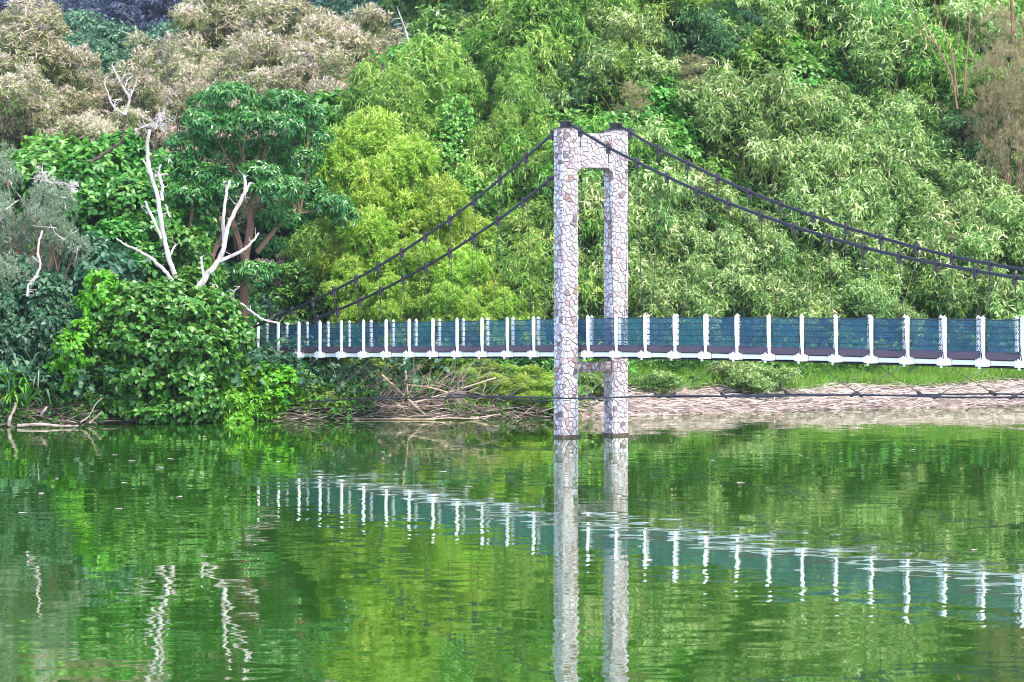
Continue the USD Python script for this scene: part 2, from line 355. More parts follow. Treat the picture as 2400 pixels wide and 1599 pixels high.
# the stones that show largest are parts of their own, the rest one part of each holder
stones.sort(key=lambda s_: -s_[0])
rest = {}
for k, (vis, parent, v, f, tint) in enumerate(stones):
    if k < 300: put('stone', (v, f), 'stone', parent, tint=np.full(len(v), tint))
    else: rest.setdefault(str(parent.GetPath()), (parent, Acc()))[1].add(v, f, tint)
for parent, acc in rest.values():
    put('small_stones', acc, 'stone', parent, kind='stuff')
MN, MF = CA + CW / 2, CG + CW / 2            # planes of the two main cables
for m in (MN, MF):
    a = Acc()
    a.add(*cuboid(BR(TF - CD / 2, m, CTOP + .05), (.44, .36, .05), AX))
    lo, hi = (.13, .09), (.19, .13)
    c = BR(TF - CD / 2, m, 0)
    v = []
    for (hx, hy), z in ((lo, CTOP + .07), (hi, CTOP + .24)):
        for sx, sy in ((-1, -1), (1, -1), (1, 1), (-1, 1)): v.append(c + D3 * sx * hx + N3 * sy * hy + UP * z)
    hull = trimesh.Trimesh(v, [[0, 1, 5], [0, 5, 4], [1, 2, 6], [1, 6, 5], [2, 3, 7], [2, 7, 6], [3, 0, 4], [3, 4, 7], [4, 5, 6], [4, 6, 7]], process=False)
    a.add(hull.vertices, hull.faces)
    a.add(*cuboid(BR(TF - CD / 2, m, CTOP + .25), (.42, .28, .03), AX))
    put('saddle', a, 'black_steel', tower)

# ------------------------------------------------------------------ suspension footbridge
bridge = thing('suspension_footbridge', 'white railed suspension footbridge with blue netting hung between the stone columns', 'footbridge')
I0, I1 = -1, 34
def zb(i): return np.interp(i, [-2, 0, 1, 4, 8, 12, 15, 18, 21, 24, 27, 31, 35], [2.22, 2.255, 2.285, 2.395, 2.548, 2.685, 2.782, 2.845, 2.88, 2.905, 2.925, 2.935, 2.92])
def zt(i): return np.interp(i, [-2, 0, 4, 8, 12, 15, 18, 23, 27, 31, 35], [3.3, 3.37, 3.549, 3.69, 3.832, 3.945, 4.005, 4.06, 4.10, 4.115, 4.1])
def cab(k, i):
    if i >= 13.55: return np.interp(i, [13.55, 14.3, 15.05, 16.05, 17.05, 18.05, 19.05, 20.05, 21.05, 22.05, 23.05, 24.1, 25.1, 26.1, 27.1, 28.1, 29.1, 31, 33, 35], [10.06, 9.60, 9.16, 8.66, 8.17, 7.71, 7.30, 6.92, 6.56, 6.25, 5.95, 5.68, 5.47, 5.28, 5.10, 4.96, 4.84, 4.70, 4.64, 4.66])
    return np.interp(i, [-2, -.8, 0.33, 1.12, 2.05, 3.1, 4.05, 5.1, 6.1, 7.1, 8.1, 9.1, 10.1, 11.05, 12.05, 13.0, 13.55],  [2.3, 2.8, 3.25, 3.55, 3.86, 4.23, 4.6, 5.04, 5.49, 5.98, 6.52, 7.07, 7.69, 8.33, 9.01, 9.67, 10.06])
# longitudinal grid of cross beams, posts
def rail_axis(i, m):
    return AX
for i in range(I0, I1):
    t = i * S; z = float(zb(i))
    if abs(t - (TF - CD / 2)) < .30: t = TF + .28        # beam moved clear of the columns
    a = Acc(); a.add(*cuboid(BR(t, W / 2, z - .09), (.16, W + .24, .16), AX))
    for m in (-.02, W + .02): a.add(*cuboid(BR(t, m, z - .09), (.28, .27, .18), AX)); 
    for m in (-.12, W + .12): a.add(*cuboid(BR(t, m, z - .215), (.05, .05, .07), AX))
    put('cross_beam', a, 'white_paint', bridge)
    for m in (0.0, W):
        a = Acc(); top = float(zt(i)); h = .04
        a.add(*cuboid(BR(t, m, (z + top - .05) / 2), (2 * h, 2 * h, top - .05 - z), AX))
        c = BR(t, m, 0); v = [c + D3 * sx * h + N3 * sy * h + UP * (top - .05) for sx, sy in ((-1, -1), (1, -1), (1, 1), (-1, 1))] + [c + UP * (top + .02)]
        a.add(v, [[0, 1, 4], [1, 2, 4], [2, 3, 4], [3, 0, 4]])
        a.add(*cuboid(BR(t, m, z + .012), (.2, .2, .018), AX))
        for sx in (-1, 1): a.add(*cuboid(BR(t + sx * .06, m, z + .05), (.05, .012, .07), AX))
        for sx in (-1, 1):
            for sy in (-1, 1): a.add(*cuboid(BR(t + sx * .08, m + sy * .08, z + .03), (.022, .022, .03), AX))
        put('railing_post', a, 'white_paint', bridge)
def bay_boxes(i, m, zlo, zhi, th, inset):
    """a bar from beam i to beam i+1 following the deck's slope"""
    t0, t1 = i * S + inset, (i + 1) * S - inset
    v = []
    for t, ii in ((t0, i + inset / S), (t1, i + 1 - inset / S)):
        for dm, zz in ((-th / 2, zlo), (th / 2, zlo), (th / 2, zhi), (-th / 2, zhi)): v.append(BR(t, m + dm, float(zb(ii)) + zz))
    f = [[0, 1, 2], [0, 2, 3], [4, 6, 5], [4, 7, 6], [0, 4, 5], [0, 5, 1], [1, 5, 6], [1, 6, 2], [2, 6, 7], [2, 7, 3], [3, 7, 4], [3, 4, 0]]
    return np.array(v), np.array(f)[:, ::-1]
def net(i, m, seed):
    """woven net of one bay: two sets of slanting strips, cut at the panel's edges"""
    t0, t1 = i * S + .05, (i + 1) * S - .05
    L = t1 - t0
    zlo0, zlo1 = float(zb(i)) + .17, float(zb(i + 1)) + .17
    zhi0, zhi1 = float(zt(i)) - .09, float(zt(i + 1)) - .09
    H = ((zhi0 - zlo0) + (zhi1 - zlo1)) / 2
    acc = Acc(); r_ = np.random.default_rng(seed); wv = r_.uniform(0, 6.28, 4)
    def P(x, y):
        fx = x / L; fy = y / H
        sag = -.028 * 4 * fx * (1 - fx) * fy
        zz = (zlo0 + (zlo1 - zlo0) * fx) * (1 - fy) + (zhi0 + (zhi1 - zhi0) * fx) * fy + sag
        mm = m + .014 * np.sin(5 * x + wv[0] + 3 * y) + .008 * np.sin(9 * y + wv[1])
        return BO[0] + D[0] * (t0 + x) + N[0] * mm, BO[1] + D[1] * (t0 + x) + N[1] * mm, zz
    pitch, wd = .062, .0155
    V, F = [], []
    for slope in (1.5, -1.5):
        run = H / abs(slope)
        x0s = np.arange(-run if slope > 0 else 0, L if slope > 0 else L + run, pitch)
        for x0 in x0s:
            ys = np.linspace(0, H, 6)
            xs = x0 + ys / slope
            ok = (xs >= -1e-6) & (xs + wd <= L + 1e-6)
            for k in range(5):
                if ok[k] and ok[k + 1]:
                    b = len(V)
                    for xx, yy in ((xs[k], ys[k]), (xs[k] + wd, ys[k]), (xs[k + 1] + wd, ys[k + 1]), (xs[k + 1], ys[k + 1])): V.append(P(xx, yy))
                    F += [[b, b + 1, b + 2], [b, b + 2, b + 3]]
    acc.add(V, F)
    return acc, P, L, H
for i in range(I0, I1 - 1):
    tm = (i + .5) * S
    for m, sgn in ((.085, 1), (W - .085, -1)):
        put('kerb_board', bay_boxes(i, m, .005, .195, .05, .05), 'kerb_wood', bridge)
        put('stringer', bay_boxes(i, m + sgn * .08, -.155, -.03, .05, .14), 'white_steel', bridge)
        nm = m - sgn * .045 + sgn * .04
        acc, P, L, H = net(i, nm, 100 + i * 2 + (sgn > 0))
        pn = put('net_panel', acc, ('net_blue', 'net_teal', 'net_dark')[int(rng.integers(3))] if i < 22 else ('net_blue', 'net_dark')[i % 2], bridge)
        wires = Acc()
        for fy in (0.02, .2, .4, .6, .8, 1.0):
            pts = np.array([P(x_, H * fy) for x_ in np.linspace(-.04, L + .04, 6)])
            wires.add(*tube(pts - N3 * sgn * .012, .008 if fy < 1 else .012, 4, False))
        put('rail_wires', wires, 'net_wire', bridge)
    put('deck_plank', bay_boxes(i, W / 2, -.028, .002, W - .28, .0), 'deck_wood', bridge)
for m in (.2, W - .2):
    put('under_cable', tube(np.array([BR(i * S, m, float(zb(i)) - .21) for i in np.arange(I0, I1 - .9, .5)]), .018, 5), 'black_steel', bridge)
for k, m in enumerate((MN, MF)):
    for dz in (-.031, .031):
        idx = np.concatenate([np.arange(-2, 13.5, .5), np.arange(13.55, I1 + .01, .25)])
        sm = np.array([float(cab(k, i)) for i in idx])
        pts = np.array([BR(i * S, m, z + dz * .8 + .02) for i, z in zip(idx, sm)])
        put('main_cable', tube(pts, .026, 6), 'cable_steel', bridge)
    for i in range(0, I1):
        t = i * S + .07
        if abs(i - 13.6) < .35: continue
        zc = float(cab(k, i + .05)) + .02; z1 = float(zb(i)) - .05
        a = Acc(); a.add(*cuboid(BR(t, m, zc - .03), (.09, .12, .33), AX)); a.add(*cuboid(BR(t, m, zc + .02), (.10, .13, .13), AX))
        if zc - .2 > z1 + .3:
            put('cable_clamp', a, 'black_steel', bridge)
            mo = -.10 if k == 0 else W + .10
            top, bot = BR(t, m, zc - .14), BR(t, mo, z1)
            h = Acc(); h.add(*tube(np.array([top, bot]), .0085, 5)); mid = top + (bot - top) * min(.3, .35 / (zc - z1))
            h.add(*tube(np.array([top, mid]), .016, 5)); h.add(*tube(np.array([bot, bot + (top - bot) * min(.2, .25 / (zc - z1))]), .016, 5))
            put('hanger', h, 'black_steel', bridge)
# wind cables beside and below the deck, tied up to it
near_w = [(-7, -.1), (-5.6, .42), (-.3, .47), (4.5, .70), (8.9, 1.06), (11.7, 1.25), (14, 1.32), (18.2, 1.57), (22.2, 1.82), (26.2, 1.99), (28.1, 2.08), (34, 2.2)]
far_w = [(5.5, .9), (6.4, .86), (8.9, .80), (11.2, 1.06), (13.6, 1.2), (15.9, 1.38), (18, 1.49), (20.2, 1.6), (22, 1.72), (24.5, 1.82), (34, 2.1)]
for pts_w, m, ties, mo in ((near_w, -2.0, (.5, 3, 5.5, 8, 10.6, 13, 15.6, 18.6, 21.3, 24, 26.2, 28.1), -.1), (far_w, 3.3, (8.9, 11.2, 13.6, 15.9, 18, 20.2, 22, 24, 26, 28), W + .1)):
    wi_, wz = zip(*pts_w)
    idx = np.arange(wi_[0], 34, .4)
    zz = np.interp(idx, wi_, wz) + .03 * np.sin(idx * 1.1)
    zz = np.convolve(np.pad(zz, 2, 'edge'), np.ones(5) / 5, 'valid')
    put('wind_cable', tube(np.array([BR(i * S, m, z) for i, z in zip(idx, zz)]), .026, 5), 'cable_steel', bridge)
    for i in ties:
        z = float(np.interp(i, idx, zz)); a = Acc()
        b = BR(i * S, m, z); e = BR(i * S, mo, float(zb(i)) - .2)
        u_ = unit(e - b); ax2 = np.array([D3, np.cross(u_, D3), u_])
        a.add(*cuboid(b + u_ * .05, (.09, .07, .26), ax2))
        put('wind_clamp', a, 'black_steel', bridge)
        a = Acc(); a.add(*tube(np.array([b, e]), .009, 5)); a.add(*tube(np.array([b, b + u_ * .45]), .017, 5))
        put('tie_rod', a, 'black_steel', bridge)

#@@PLANTS
# ------------------------------------------------------------------ foliage builders
def rand_dirs(r, n, up_bias=0.0):
    d = unit(r.normal(size=(n, 3)))
    flip = (d[:, 2] < 0) & (r.random(n) < up_bias)
    d[flip, 2] *= -1
    return d

def leaves(acc, base, axis, up, L, Wd, tint, shape='blade', fold=.22, droop=.12):
    """flat leaves folded along the midrib; blade = 2 triangles, round = 4"""
    axis = unit(axis); side = unit(np.cross(axis, up)); nrm = np.cross(side, axis)
    L = np.asarray(L)[:, None]; Wd = np.asarray(Wd)[:, None]
    z = np.array([0, 0, -1.0])
    n = len(base)
    if shape == 'blade':
        mid = base + axis * L * .42
        v = np.stack([base, mid + side * Wd * .5 + nrm * fold * Wd, base + axis * L + z * droop * L, mid - side * Wd * .5 + nrm * fold * Wd], 1)
        f = np.array([[0, 3, 2], [0, 2, 1]]); k = 4
    else:
        v = np.stack([base, base + axis * L * .28 + side * Wd * .46 + nrm * fold * Wd * .5, base + axis * L * .68 + side * Wd * .42 + nrm * fold * Wd * .4 + z * droop * L * .4,
                      base + axis * L + z * droop * L, base + axis * L * .68 - side * Wd * .42 + nrm * fold * Wd * .4 + z * droop * L * .4, base + axis * L * .28 - side * Wd * .46 + nrm * fold * Wd * .5], 1)
        f = np.array([[0, 5, 4], [0, 4, 3], [0, 3, 2], [0, 2, 1]]); k = 6
    F = (np.arange(n)[:, None, None] * k + f[None]).reshape(-1, 3)
    acc.add(v.reshape(-1, 3), F, np.repeat(np.clip(tint, 0, 1), k))

def whorl(acc, r, P, U, k, L, Wd, spread, sj, droop, tint, shape='blade', fold=.22, tj=.18):
    """k leaves round each twig end P, whose axis is U; spread = mean angle from the axis in degrees"""
    n = len(P); U = unit(U)
    ref = np.where(np.abs(U[:, 2:3]) < .9, np.array([[0, 0, 1.0]]), np.array([[1.0, 0, 0]]))
    a = unit(np.cross(U, ref)); b = np.cross(U, a)
    ph = (r.random(n)[:, None] + np.arange(k)[None] / k + r.normal(0, .06, (n, k))) * 2 * np.pi
    th = np.radians(spread + r.normal(0, sj, (n, k)))
    ax = np.cos(th)[..., None] * U[:, None] + np.sin(th)[..., None] * (np.cos(ph)[..., None] * a[:, None] + np.sin(ph)[..., None] * b[:, None])
    ax[..., 2] -= droop * (.4 + r.random((n, k)) * 1.2)
    m = n * k; sc = r.uniform(.7, 1.3, m)
    jit = r.normal(0, .25, (n, k, 3)) * L
    t = np.clip(np.repeat(tint, k) + r.normal(0, tj, m), 0, 1)
    up = unit(np.repeat(U, k, 0) + np.array([0, 0, .6]) + r.normal(0, .25, (m, 3)))
    leaves(acc, (P[:, None] + jit * .6).reshape(-1, 3), ax.reshape(-1, 3), up, L * sc, Wd * sc * r.uniform(.85, 1.15, m), t, shape, fold)

STYLE = {   # k, L, W, spread, spread jitter, droop, shape, twigs per square metre of lobe surface
    'bamboo': (6, .225, .056, 74, 24, .5, 'blade', 30),
    'round': (4, .24, .20, 72, 18, .35, 'round', 24),
    'medium': (5, .19, .13, 72, 20, .3, 'round', 26),
    'layered': (7, .23, .085, 80, 14, .35, 'blade', 34),
    'feather': (9, .15, .036, 52, 24, .12, 'blade', 40),
    'olive': (8, .17, .04, 58, 30, .12, 'blade', 26),
    'fine': (10, .20, .026, 58, 28, .18, 'blade', 34),
    'ivy': (3, .16, .14, 60, 22, .4, 'round', 44),
    'tree': (5, .24, .12, 70, 22, .3, 'blade', 16),
    'lime': (6, .26, .12, 72, 14, .35, 'blade', 22),
}
def crown(acc, r, lobes, style, density=1.0, top_tint=.25, rough=.35, size=1.0, up_bias=.6, base_tint=.32, gap=.36):
    k, L, Wd, sp, sj, dr, shape, per = STYLE[style]
    for c, rad in lobes:
        c, rad = np.asarray(c, float), np.asarray(rad, float)
        area = 4 * np.pi * ((rad[0] * rad[1]) ** 1.6 / 3 + (rad[0] * rad[2]) ** 1.6 / 3 + (rad[1] * rad[2]) ** 1.6 / 3) ** (1 / 1.6)
        n = max(6, int(area * per * density))
        d = rand_dirs(r, n, up_bias)
        nz = meshkit.noise(d * 2.3 + c * 1.7, 7) + .5 * meshkit.noise(d * 5.1 + c, 9)
        # twigs gather in tufts, so that gaps stay between them
        keep = meshkit.noise(d * 4.2 + c * 2.1, 21) + r.normal(0, .16, n) > gap
        d, nz = d[keep], nz[keep]
        rr = (1 - .45 * r.random(len(d)) ** 2) * (1 - rough + rough * 1.35 * nz)
        P = c + d * rad * rr[:, None]
        U = unit(d / rad + np.array([0, 0, .35]) + r.normal(0, .3, d.shape))
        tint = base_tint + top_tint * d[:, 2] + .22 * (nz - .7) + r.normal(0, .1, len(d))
        whorl(acc, r, P, U, k, L * size, Wd * size, sp, sj, dr, tint, shape)

def limbs(acc, r, base, tops, r0, fork=.45, sides=6, wob=.12):
    """a trunk from base that forks towards every top"""
    base = np.asarray(base, float); tops = np.asarray(tops, float)
    mid = base + (tops.mean(0) - base) * fork
    mid[:2] += r.normal(0, wob, 2)
    h = max(np.linalg.norm(mid - base), .3)
    pts = curve([base - [0, 0, .4], base + (mid - base) * .5 + [*r.normal(0, wob * .6, 2), 0], mid], 8)
    acc.add(*tube(pts, np.linspace(r0, r0 * .72, 8), sides + 2))
    for t in tops:
        st = mid - (mid - base) * r.uniform(0, .35)
        m2 = st + (t - st) * .5 + [*r.normal(0, wob * 2, 2), r.uniform(0, .2) * h * .3]
        rr = r0 * r.uniform(.4, .6)
        acc.add(*tube(curve([st, m2, t], 7), np.linspace(rr, .012, 7), sides))

# ------------------------------------------------------------------ kinds of plants (classes, placed below one by one)
CLS = stage.CreateClassPrim('/World/plant_kinds')
KINDS = {}
def kind_of(key):
    p = Sdf.Path('/World/plant_kinds/' + key)
    x = UsdGeom.Xform.Define(stage, p); KINDS[key] = p
    return x
def place(key, name, label, cat, loc, rotz, scale, group):
    x = thing(name, label, cat, loc, rotz, scale, group)
    x.GetPrim().GetReferences().AddInternalReference(KINDS[key]); x.GetPrim().SetInstanceable(True)
    return x

def bamboo_kind(key, seed, mat, H=3.6, R=1.7, plumes=19, twigs=64, leafmul=1.0):
    r = np.random.default_rng(seed); x = kind_of(key); st, fo = Acc(), Acc()
    k, L, Wd, sp, sj, dr, shape, _ = STYLE['bamboo']
    for _ in range(plumes):
        az = r.uniform(0, 2 * np.pi); out = R * np.sqrt(r.uniform(.02, 1)); h = H * r.uniform(.6, 1.05) * (1 - .25 * out / R)
        e = np.array([np.cos(az), np.sin(az), 0])
        base = e * out * .25 + [*r.normal(0, .12, 2), -.3]
        c = curve([base, base + e * out * .3 + [0, 0, h * .6], base + e * out * .75 + [0, 0, h], base + e * out * 1.15 + [0, 0, h * .94]], 9)
        st.add(*tube(c, np.linspace(.028, .006, 9), 4))
        t = .3 + .7 * r.random(twigs) ** .7
        idx = t * 8; i0 = np.minimum(idx.astype(int), 7); fr = (idx - i0)[:, None]
        p = c[i0] * (1 - fr) + c[i0 + 1] * fr
        off = r.normal(0, 1, (twigs, 3)) * (.34 * (1.15 - .6 * t))[:, None]
        P = p + off
        U = unit(off * 1.5 + e * .5 + np.array([0, 0, .55]) + r.normal(0, .25, (twigs, 3)))
        tint = .14 + .58 * t * np.clip(P[:, 2] / H, 0, 1.1) + r.normal(0, .13, twigs) + r.normal(0, .12)  # lower and inner leaves darker: self-shading put into the tint
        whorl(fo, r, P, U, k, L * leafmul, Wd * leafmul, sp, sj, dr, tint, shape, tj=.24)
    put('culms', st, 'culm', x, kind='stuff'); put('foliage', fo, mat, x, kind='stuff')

def lobed_kind(key, seed, mat, style, H, R, nl=7, lobe=.45, flat=.75, bark='bark_dark', density=1.0, top=.25, size=1.0, lo=.35, r0=.1, part='crown', base_tint=.32, vary=0, gap=.36):
    r = np.random.default_rng(seed); x = kind_of(key); st, fo = Acc(), Acc()
    lobes = []
    for j in range(nl):
        az = 2 * np.pi * (j / nl * 2.6 + r.uniform(-.1, .1)); zz = lo + (1 - lo) * ((j + .5) / nl) ** .8
        rr = R * (1 - lobe) * np.sqrt(max(.05, 1 - ((zz - lo * 1.1) / (1 - lo * .6)) ** 2)) * r.uniform(.6, 1.1)
        a = R * lobe * r.uniform(.8 - .3 * vary, 1.25 + .8 * vary)
        if vary: rr *= r.uniform(.6, 1.35); zz += r.normal(0, .07 * vary); a *= r.uniform(.8, 1.1)
        lobes.append((np.array([np.cos(az) * rr, np.sin(az) * rr, H * zz - a * flat * .6]), np.array([a, a, a * flat])))
    if vary:
        tw = Acc()
        for _ in range(46):
            c, q2 = lobes[r.integers(len(lobes))]; d = unit(r.normal(0, 1, 3) * [1, 1, .6] + [0, 0, .6]); L_ = q2[0] * r.uniform(1.1, 1.9); s0 = c - d * q2[0] * .3
            tw.add(*tube(curve([s0, s0 + d * L_ * .5 + r.normal(0, L_ * .1, 3), s0 + d * L_ + r.normal(0, L_ * .14, 3)], 5), np.linspace(.03, .008, 5), 4, False))
        put('bare_twigs', tw, 'bark_pale', x, kind='stuff')
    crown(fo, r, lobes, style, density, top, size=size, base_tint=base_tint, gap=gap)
    limbs(st, r, [0, 0, 0], [c for c, _ in lobes], r0)
    put('trunk', st, bark, x); put(part, fo, mat, x, kind='stuff')

def mound_kind(key, seed, mat, style, H, R, density=1.0, size=1.0, lean=0.0, base_tint=.32):
    """a leaning column or hump wrapped in climbing leaves"""
    r = np.random.default_rng(seed); x = kind_of(key); st, fo = Acc(), Acc()
    lobes = []
    for j in range(6):
        t = (j + .3) / 6
        a = R * (1.05 - .5 * t) * r.uniform(.65, 1.3)
        lobes.append((np.array([lean * H * t + r.normal(0, R * .38), r.normal(0, R * .3), H * t * .94]), np.array([a, a, H / 6 * 1.15])))
    crown(fo, r, lobes, style, density, .2, size=size, up_bias=.25, base_tint=base_tint)
    st.add(*tube(curve([[0, 0, -.4], [lean * H * .5, 0, H * .5], [lean * H * .9, 0, H * .92]], 8), np.linspace(.12, .03, 8), 6))
    put('trunk', st, 'bark_dark', x); put('leaves', fo, mat, x, kind='stuff')

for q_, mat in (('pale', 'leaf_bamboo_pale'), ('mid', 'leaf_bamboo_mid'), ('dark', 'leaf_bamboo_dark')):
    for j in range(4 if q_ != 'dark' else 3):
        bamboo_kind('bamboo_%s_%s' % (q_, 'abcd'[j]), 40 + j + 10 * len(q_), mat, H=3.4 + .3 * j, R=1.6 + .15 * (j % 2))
for j in range(3):
    mound_kind('vine_' + 'abc'[j], 70 + j, ('leaf_bamboo_mid', 'leaf_vivid', 'leaf_bamboo_mid')[j], ('bamboo', 'ivy', 'bamboo')[j], 5.5 + j * .8, 1.5, lean=(.0, .22, -.18)[j], size=(.8, .8, .8)[j], density=(1.6, 1.25, 1.6)[j], base_tint=.42)
    lobed_kind('shrub_vivid_' + 'abc'[j], 80 + j, 'leaf_vivid', 'medium', 2.2, 1.6, nl=6, lobe=.55, lo=.2, r0=.05)
    lobed_kind('shrub_dark_' + 'abc'[j], 90 + j, 'leaf_blue', 'tree', 3.0, 1.8, nl=6, lobe=.5, lo=.2, r0=.06)
    lobed_kind('olive_tree_' + 'abc'[j], 100 + j, 'leaf_olive', 'olive', 9.5, 4.0, nl=60, lobe=.14, flat=.95, lo=.1, r0=.16, top=.45, density=1.15, bark='bark_dark', vary=.8, gap=.42, size=1.2, base_tint=.38)
    lobed_kind('teal_tree_' + 'abc'[j], 120 + j, 'leaf_teal', 'tree', 9, 4.2, nl=9, lobe=.42, lo=.25, r0=.2, density=.7, size=1.3)
    lobed_kind('yellow_tree_' + 'abc'[j], 140 + j, 'leaf_yellow', 'feather', 5.2, 2.0, nl=11, lobe=.38, flat=.9, lo=.15, r0=.07, bark='culm', top=.3, size=1.15)
    lobed_kind('medium_tree_' + 'abc'[j], 160 + j, ('leaf_round', 'leaf_vivid', 'leaf_round')[j], 'medium', 6.0, 2.4, nl=9, lobe=.42, lo=.2, r0=.12, bark='bark_red', size=1.1)
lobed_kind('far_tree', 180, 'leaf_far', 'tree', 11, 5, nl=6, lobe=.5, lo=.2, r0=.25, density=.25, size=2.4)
lobed_kind('brown_tree', 181, 'leaf_brown', 'fine', 6.5, 2.8, nl=10, lobe=.38, lo=.3, r0=.08, bark='bark_red', density=.3)
lobed_kind('grey_tree_a', 182, 'leaf_grey', 'olive', 6.5, 2.6, nl=30, lobe=.2, flat=.8, lo=.25, r0=.12, density=1.1, bark='bark_red', top=.4, vary=.7, gap=.42, size=.9)
lobed_kind('blue_shrub_a', 183, 'leaf_blue', 'medium', 3.2, 1.9, nl=8, lobe=.45, lo=.2, r0=.07)
lobed_kind('lime_shrub_a', 184, 'leaf_lime', 'lime', 1.5, .95, nl=5, lobe=.5, lo=.2, r0=.03)
lobed_kind('lime_shrub_b', 185, 'leaf_lime', 'medium', 2.0, .9, nl=6, lobe=.5, lo=.2, r0=.03)

def palm_kind(key, seed, mat, n=15, Lf=2.6, H=1.6):
    r = np.random.default_rng(seed); x = kind_of(key); st, fo = Acc(), Acc()
    st.add(*tube(curve([[0, 0, -.4], [.05, 0, H * .5], [0, 0, H]], 5), np.linspace(.14, .1, 5), 8))
    for j in range(n):
        az = 2 * np.pi * j / n * 2.4 + r.uniform(-.2, .2); el = r.uniform(.15, 1.2)
        e = np.array([np.cos(az), np.sin(az), 0]); L = Lf * r.uniform(.8, 1.1)
        c = curve([[0, 0, H], e * L * .4 * np.cos(el) + [0, 0, H + L * .45 * np.sin(el)], e * L * .95 + [0, 0, H + L * (.5 * np.sin(el) - .25)]], 16)
        st.add(*tube(c, np.linspace(.022, .005, 16), 4))
        side = np.cross(e, [0, 0, 1.0])
        for sg in (-1, 1):
            p = np.repeat(c[2:], 2, 0) + r.normal(0, .02, (28, 3)); m = len(p)
            ax = side * sg + e * .55 + np.array([0, 0, -.35]) + r.normal(0, .1, (m, 3))
            leaves(fo, p, ax, np.tile([0, 0, 1.0], (m, 1)), .5 * r.uniform(.7, 1.1, m), np.full(m, .045), .4 + r.normal(0, .15, m), droop=.25)
    put('trunk', st, 'bark_dark', x); put('fronds', fo, mat, x, kind='stuff')
palm_kind('palm', 190, 'leaf_blue')
def blade_kind(key, seed, mat, n=26, L=.95, Wd=.13):
    """a clump of long arching leaves"""
    r = np.random.default_rng(seed); x = kind_of(key); fo = Acc()
    for j in range(n):
        az = r.uniform(0, 2 * np.pi); e = np.array([np.cos(az), np.sin(az), 0]); h = r.uniform(.3, 1.3)
        b = e * r.uniform(.02, .15) + [0, 0, h]; l = L * r.uniform(.7, 1.2); s_ = np.cross(e, [0, 0, 1.0])
        c = curve([b, b + e * l * .4 + [0, 0, l * .25], b + e * l * .85 + [0, 0, -l * r.uniform(.0, .35)]], 6)
        w = Wd * np.array([.25, .8, 1, .9, .6, .05])
        v = np.stack([c + s_ * w[:, None] / 2 + [0, 0, .02], c, c - s_ * w[:, None] / 2 + [0, 0, .02]], 1).reshape(-1, 3)
        f = []
        for i in range(5):
            for q2 in (0, 1): a = i * 3 + q2; f += [[a, a + 1, a + 4], [a, a + 4, a + 3]]
        fo.add(v, f, r.uniform(.1, .9))
        fo.add(*tube(np.array([[e[0] * .02, e[1] * .02, -.2], b]), .012, 4), .2)
    put('leaves', fo, mat, x, kind='stuff')
blade_kind('blade_green', 191, 'leaf_lime'); blade_kind('blade_dark', 192, 'leaf_blue', n=22, L=1.2, Wd=.12)
def grass_kind(key, seed, mat, n=90, H=.8, R=.4, w=.014):
    r = np.random.default_rng(seed); x = kind_of(key); fo = Acc()
    az = r.uniform(0, 2 * np.pi, n); e = np.stack([np.cos(az), np.sin(az), 0 * az], 1)
    b = np.stack([*(r.normal(0, R * .5, (2, n))), np.full(n, -.05)], 1)
    leaves(fo, b, e * r.uniform(.1, .7, n)[:, None] + [0, 0, 1.0], e, H * r.uniform(.5, 1.1, n), np.full(n, w * 2), r.uniform(0, 1, n), droop=.15)
    put('blades', fo, mat, x, kind='stuff')
grass_kind('grass_tall', 193, 'grass'); grass_kind('grass_pale', 194, 'leaf_bamboo_pale', n=70, H=1.5, R=.5, w=.018)

# ------------------------------------------------------------------ loose growth nobody could count
def scatter(name, protos, pos, yaw, scale, which, label, cat):
    pi = UsdGeom.PointInstancer.Define(stage, '/World/' + numbered('/World', name))
    for j, (bld) in enumerate(protos):
        p = str(pi.GetPath()) + '/tuft_%d' % j if False else str(pi.GetPath()) + '/tuft' + ('' if j == 0 else '_%03d' % j)
        acc, mat = bld
        m = usdkit.mesh(stage, p, acc.vf(), LOOK[mat])
        UsdGeom.PrimvarsAPI(m).CreatePrimvar('tint', Sdf.ValueTypeNames.FloatArray, 'vertex').Set(Vt.FloatArray.FromNumpy(acc.tint().astype(np.float32)))
        pi.GetPrototypesRel().AddTarget(p)
    pi.CreatePositionsAttr(Vt.Vec3fArray.FromNumpy(np.asarray(pos, np.float32)))
    h = np.asarray(yaw) / 2
    pi.CreateOrientationsAttr(Vt.QuathArray([Gf.Quath(float(np.cos(a)), 0, 0, float(np.sin(a))) for a in h]))
    pi.CreateScalesAttr(Vt.Vec3fArray.FromNumpy(np.repeat(np.asarray(scale, np.float32)[:, None], 3, 1)))
    pi.CreateProtoIndicesAttr(Vt.IntArray.FromNumpy(np.asarray(which, np.int32)))
    tag(pi, label, cat, kind='stuff')
    return pi
def tuft(seed, style, n, R, H, size=1.0):
    r = np.random.default_rng(seed); a = Acc(); k, L, Wd, sp, sj, dr, shape, _ = STYLE[style]
    P = np.stack([r.normal(0, R * .5, n), r.normal(0, R * .5, n), H * r.random(n)], 1)
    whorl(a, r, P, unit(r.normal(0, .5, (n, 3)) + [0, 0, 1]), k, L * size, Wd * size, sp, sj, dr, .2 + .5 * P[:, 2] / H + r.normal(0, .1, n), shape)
    return a
r = np.random.default_rng(5)
n = 5200
sx = r.uniform(-30, 36, n); ss = r.uniform(3, 62, n) ** 1.0
ok = smooth01(sx, -12, 4) + r.random(n) > .5
sx, ss = sx[ok], ss[ok]; sy = bank_y(sx) + ss + 2
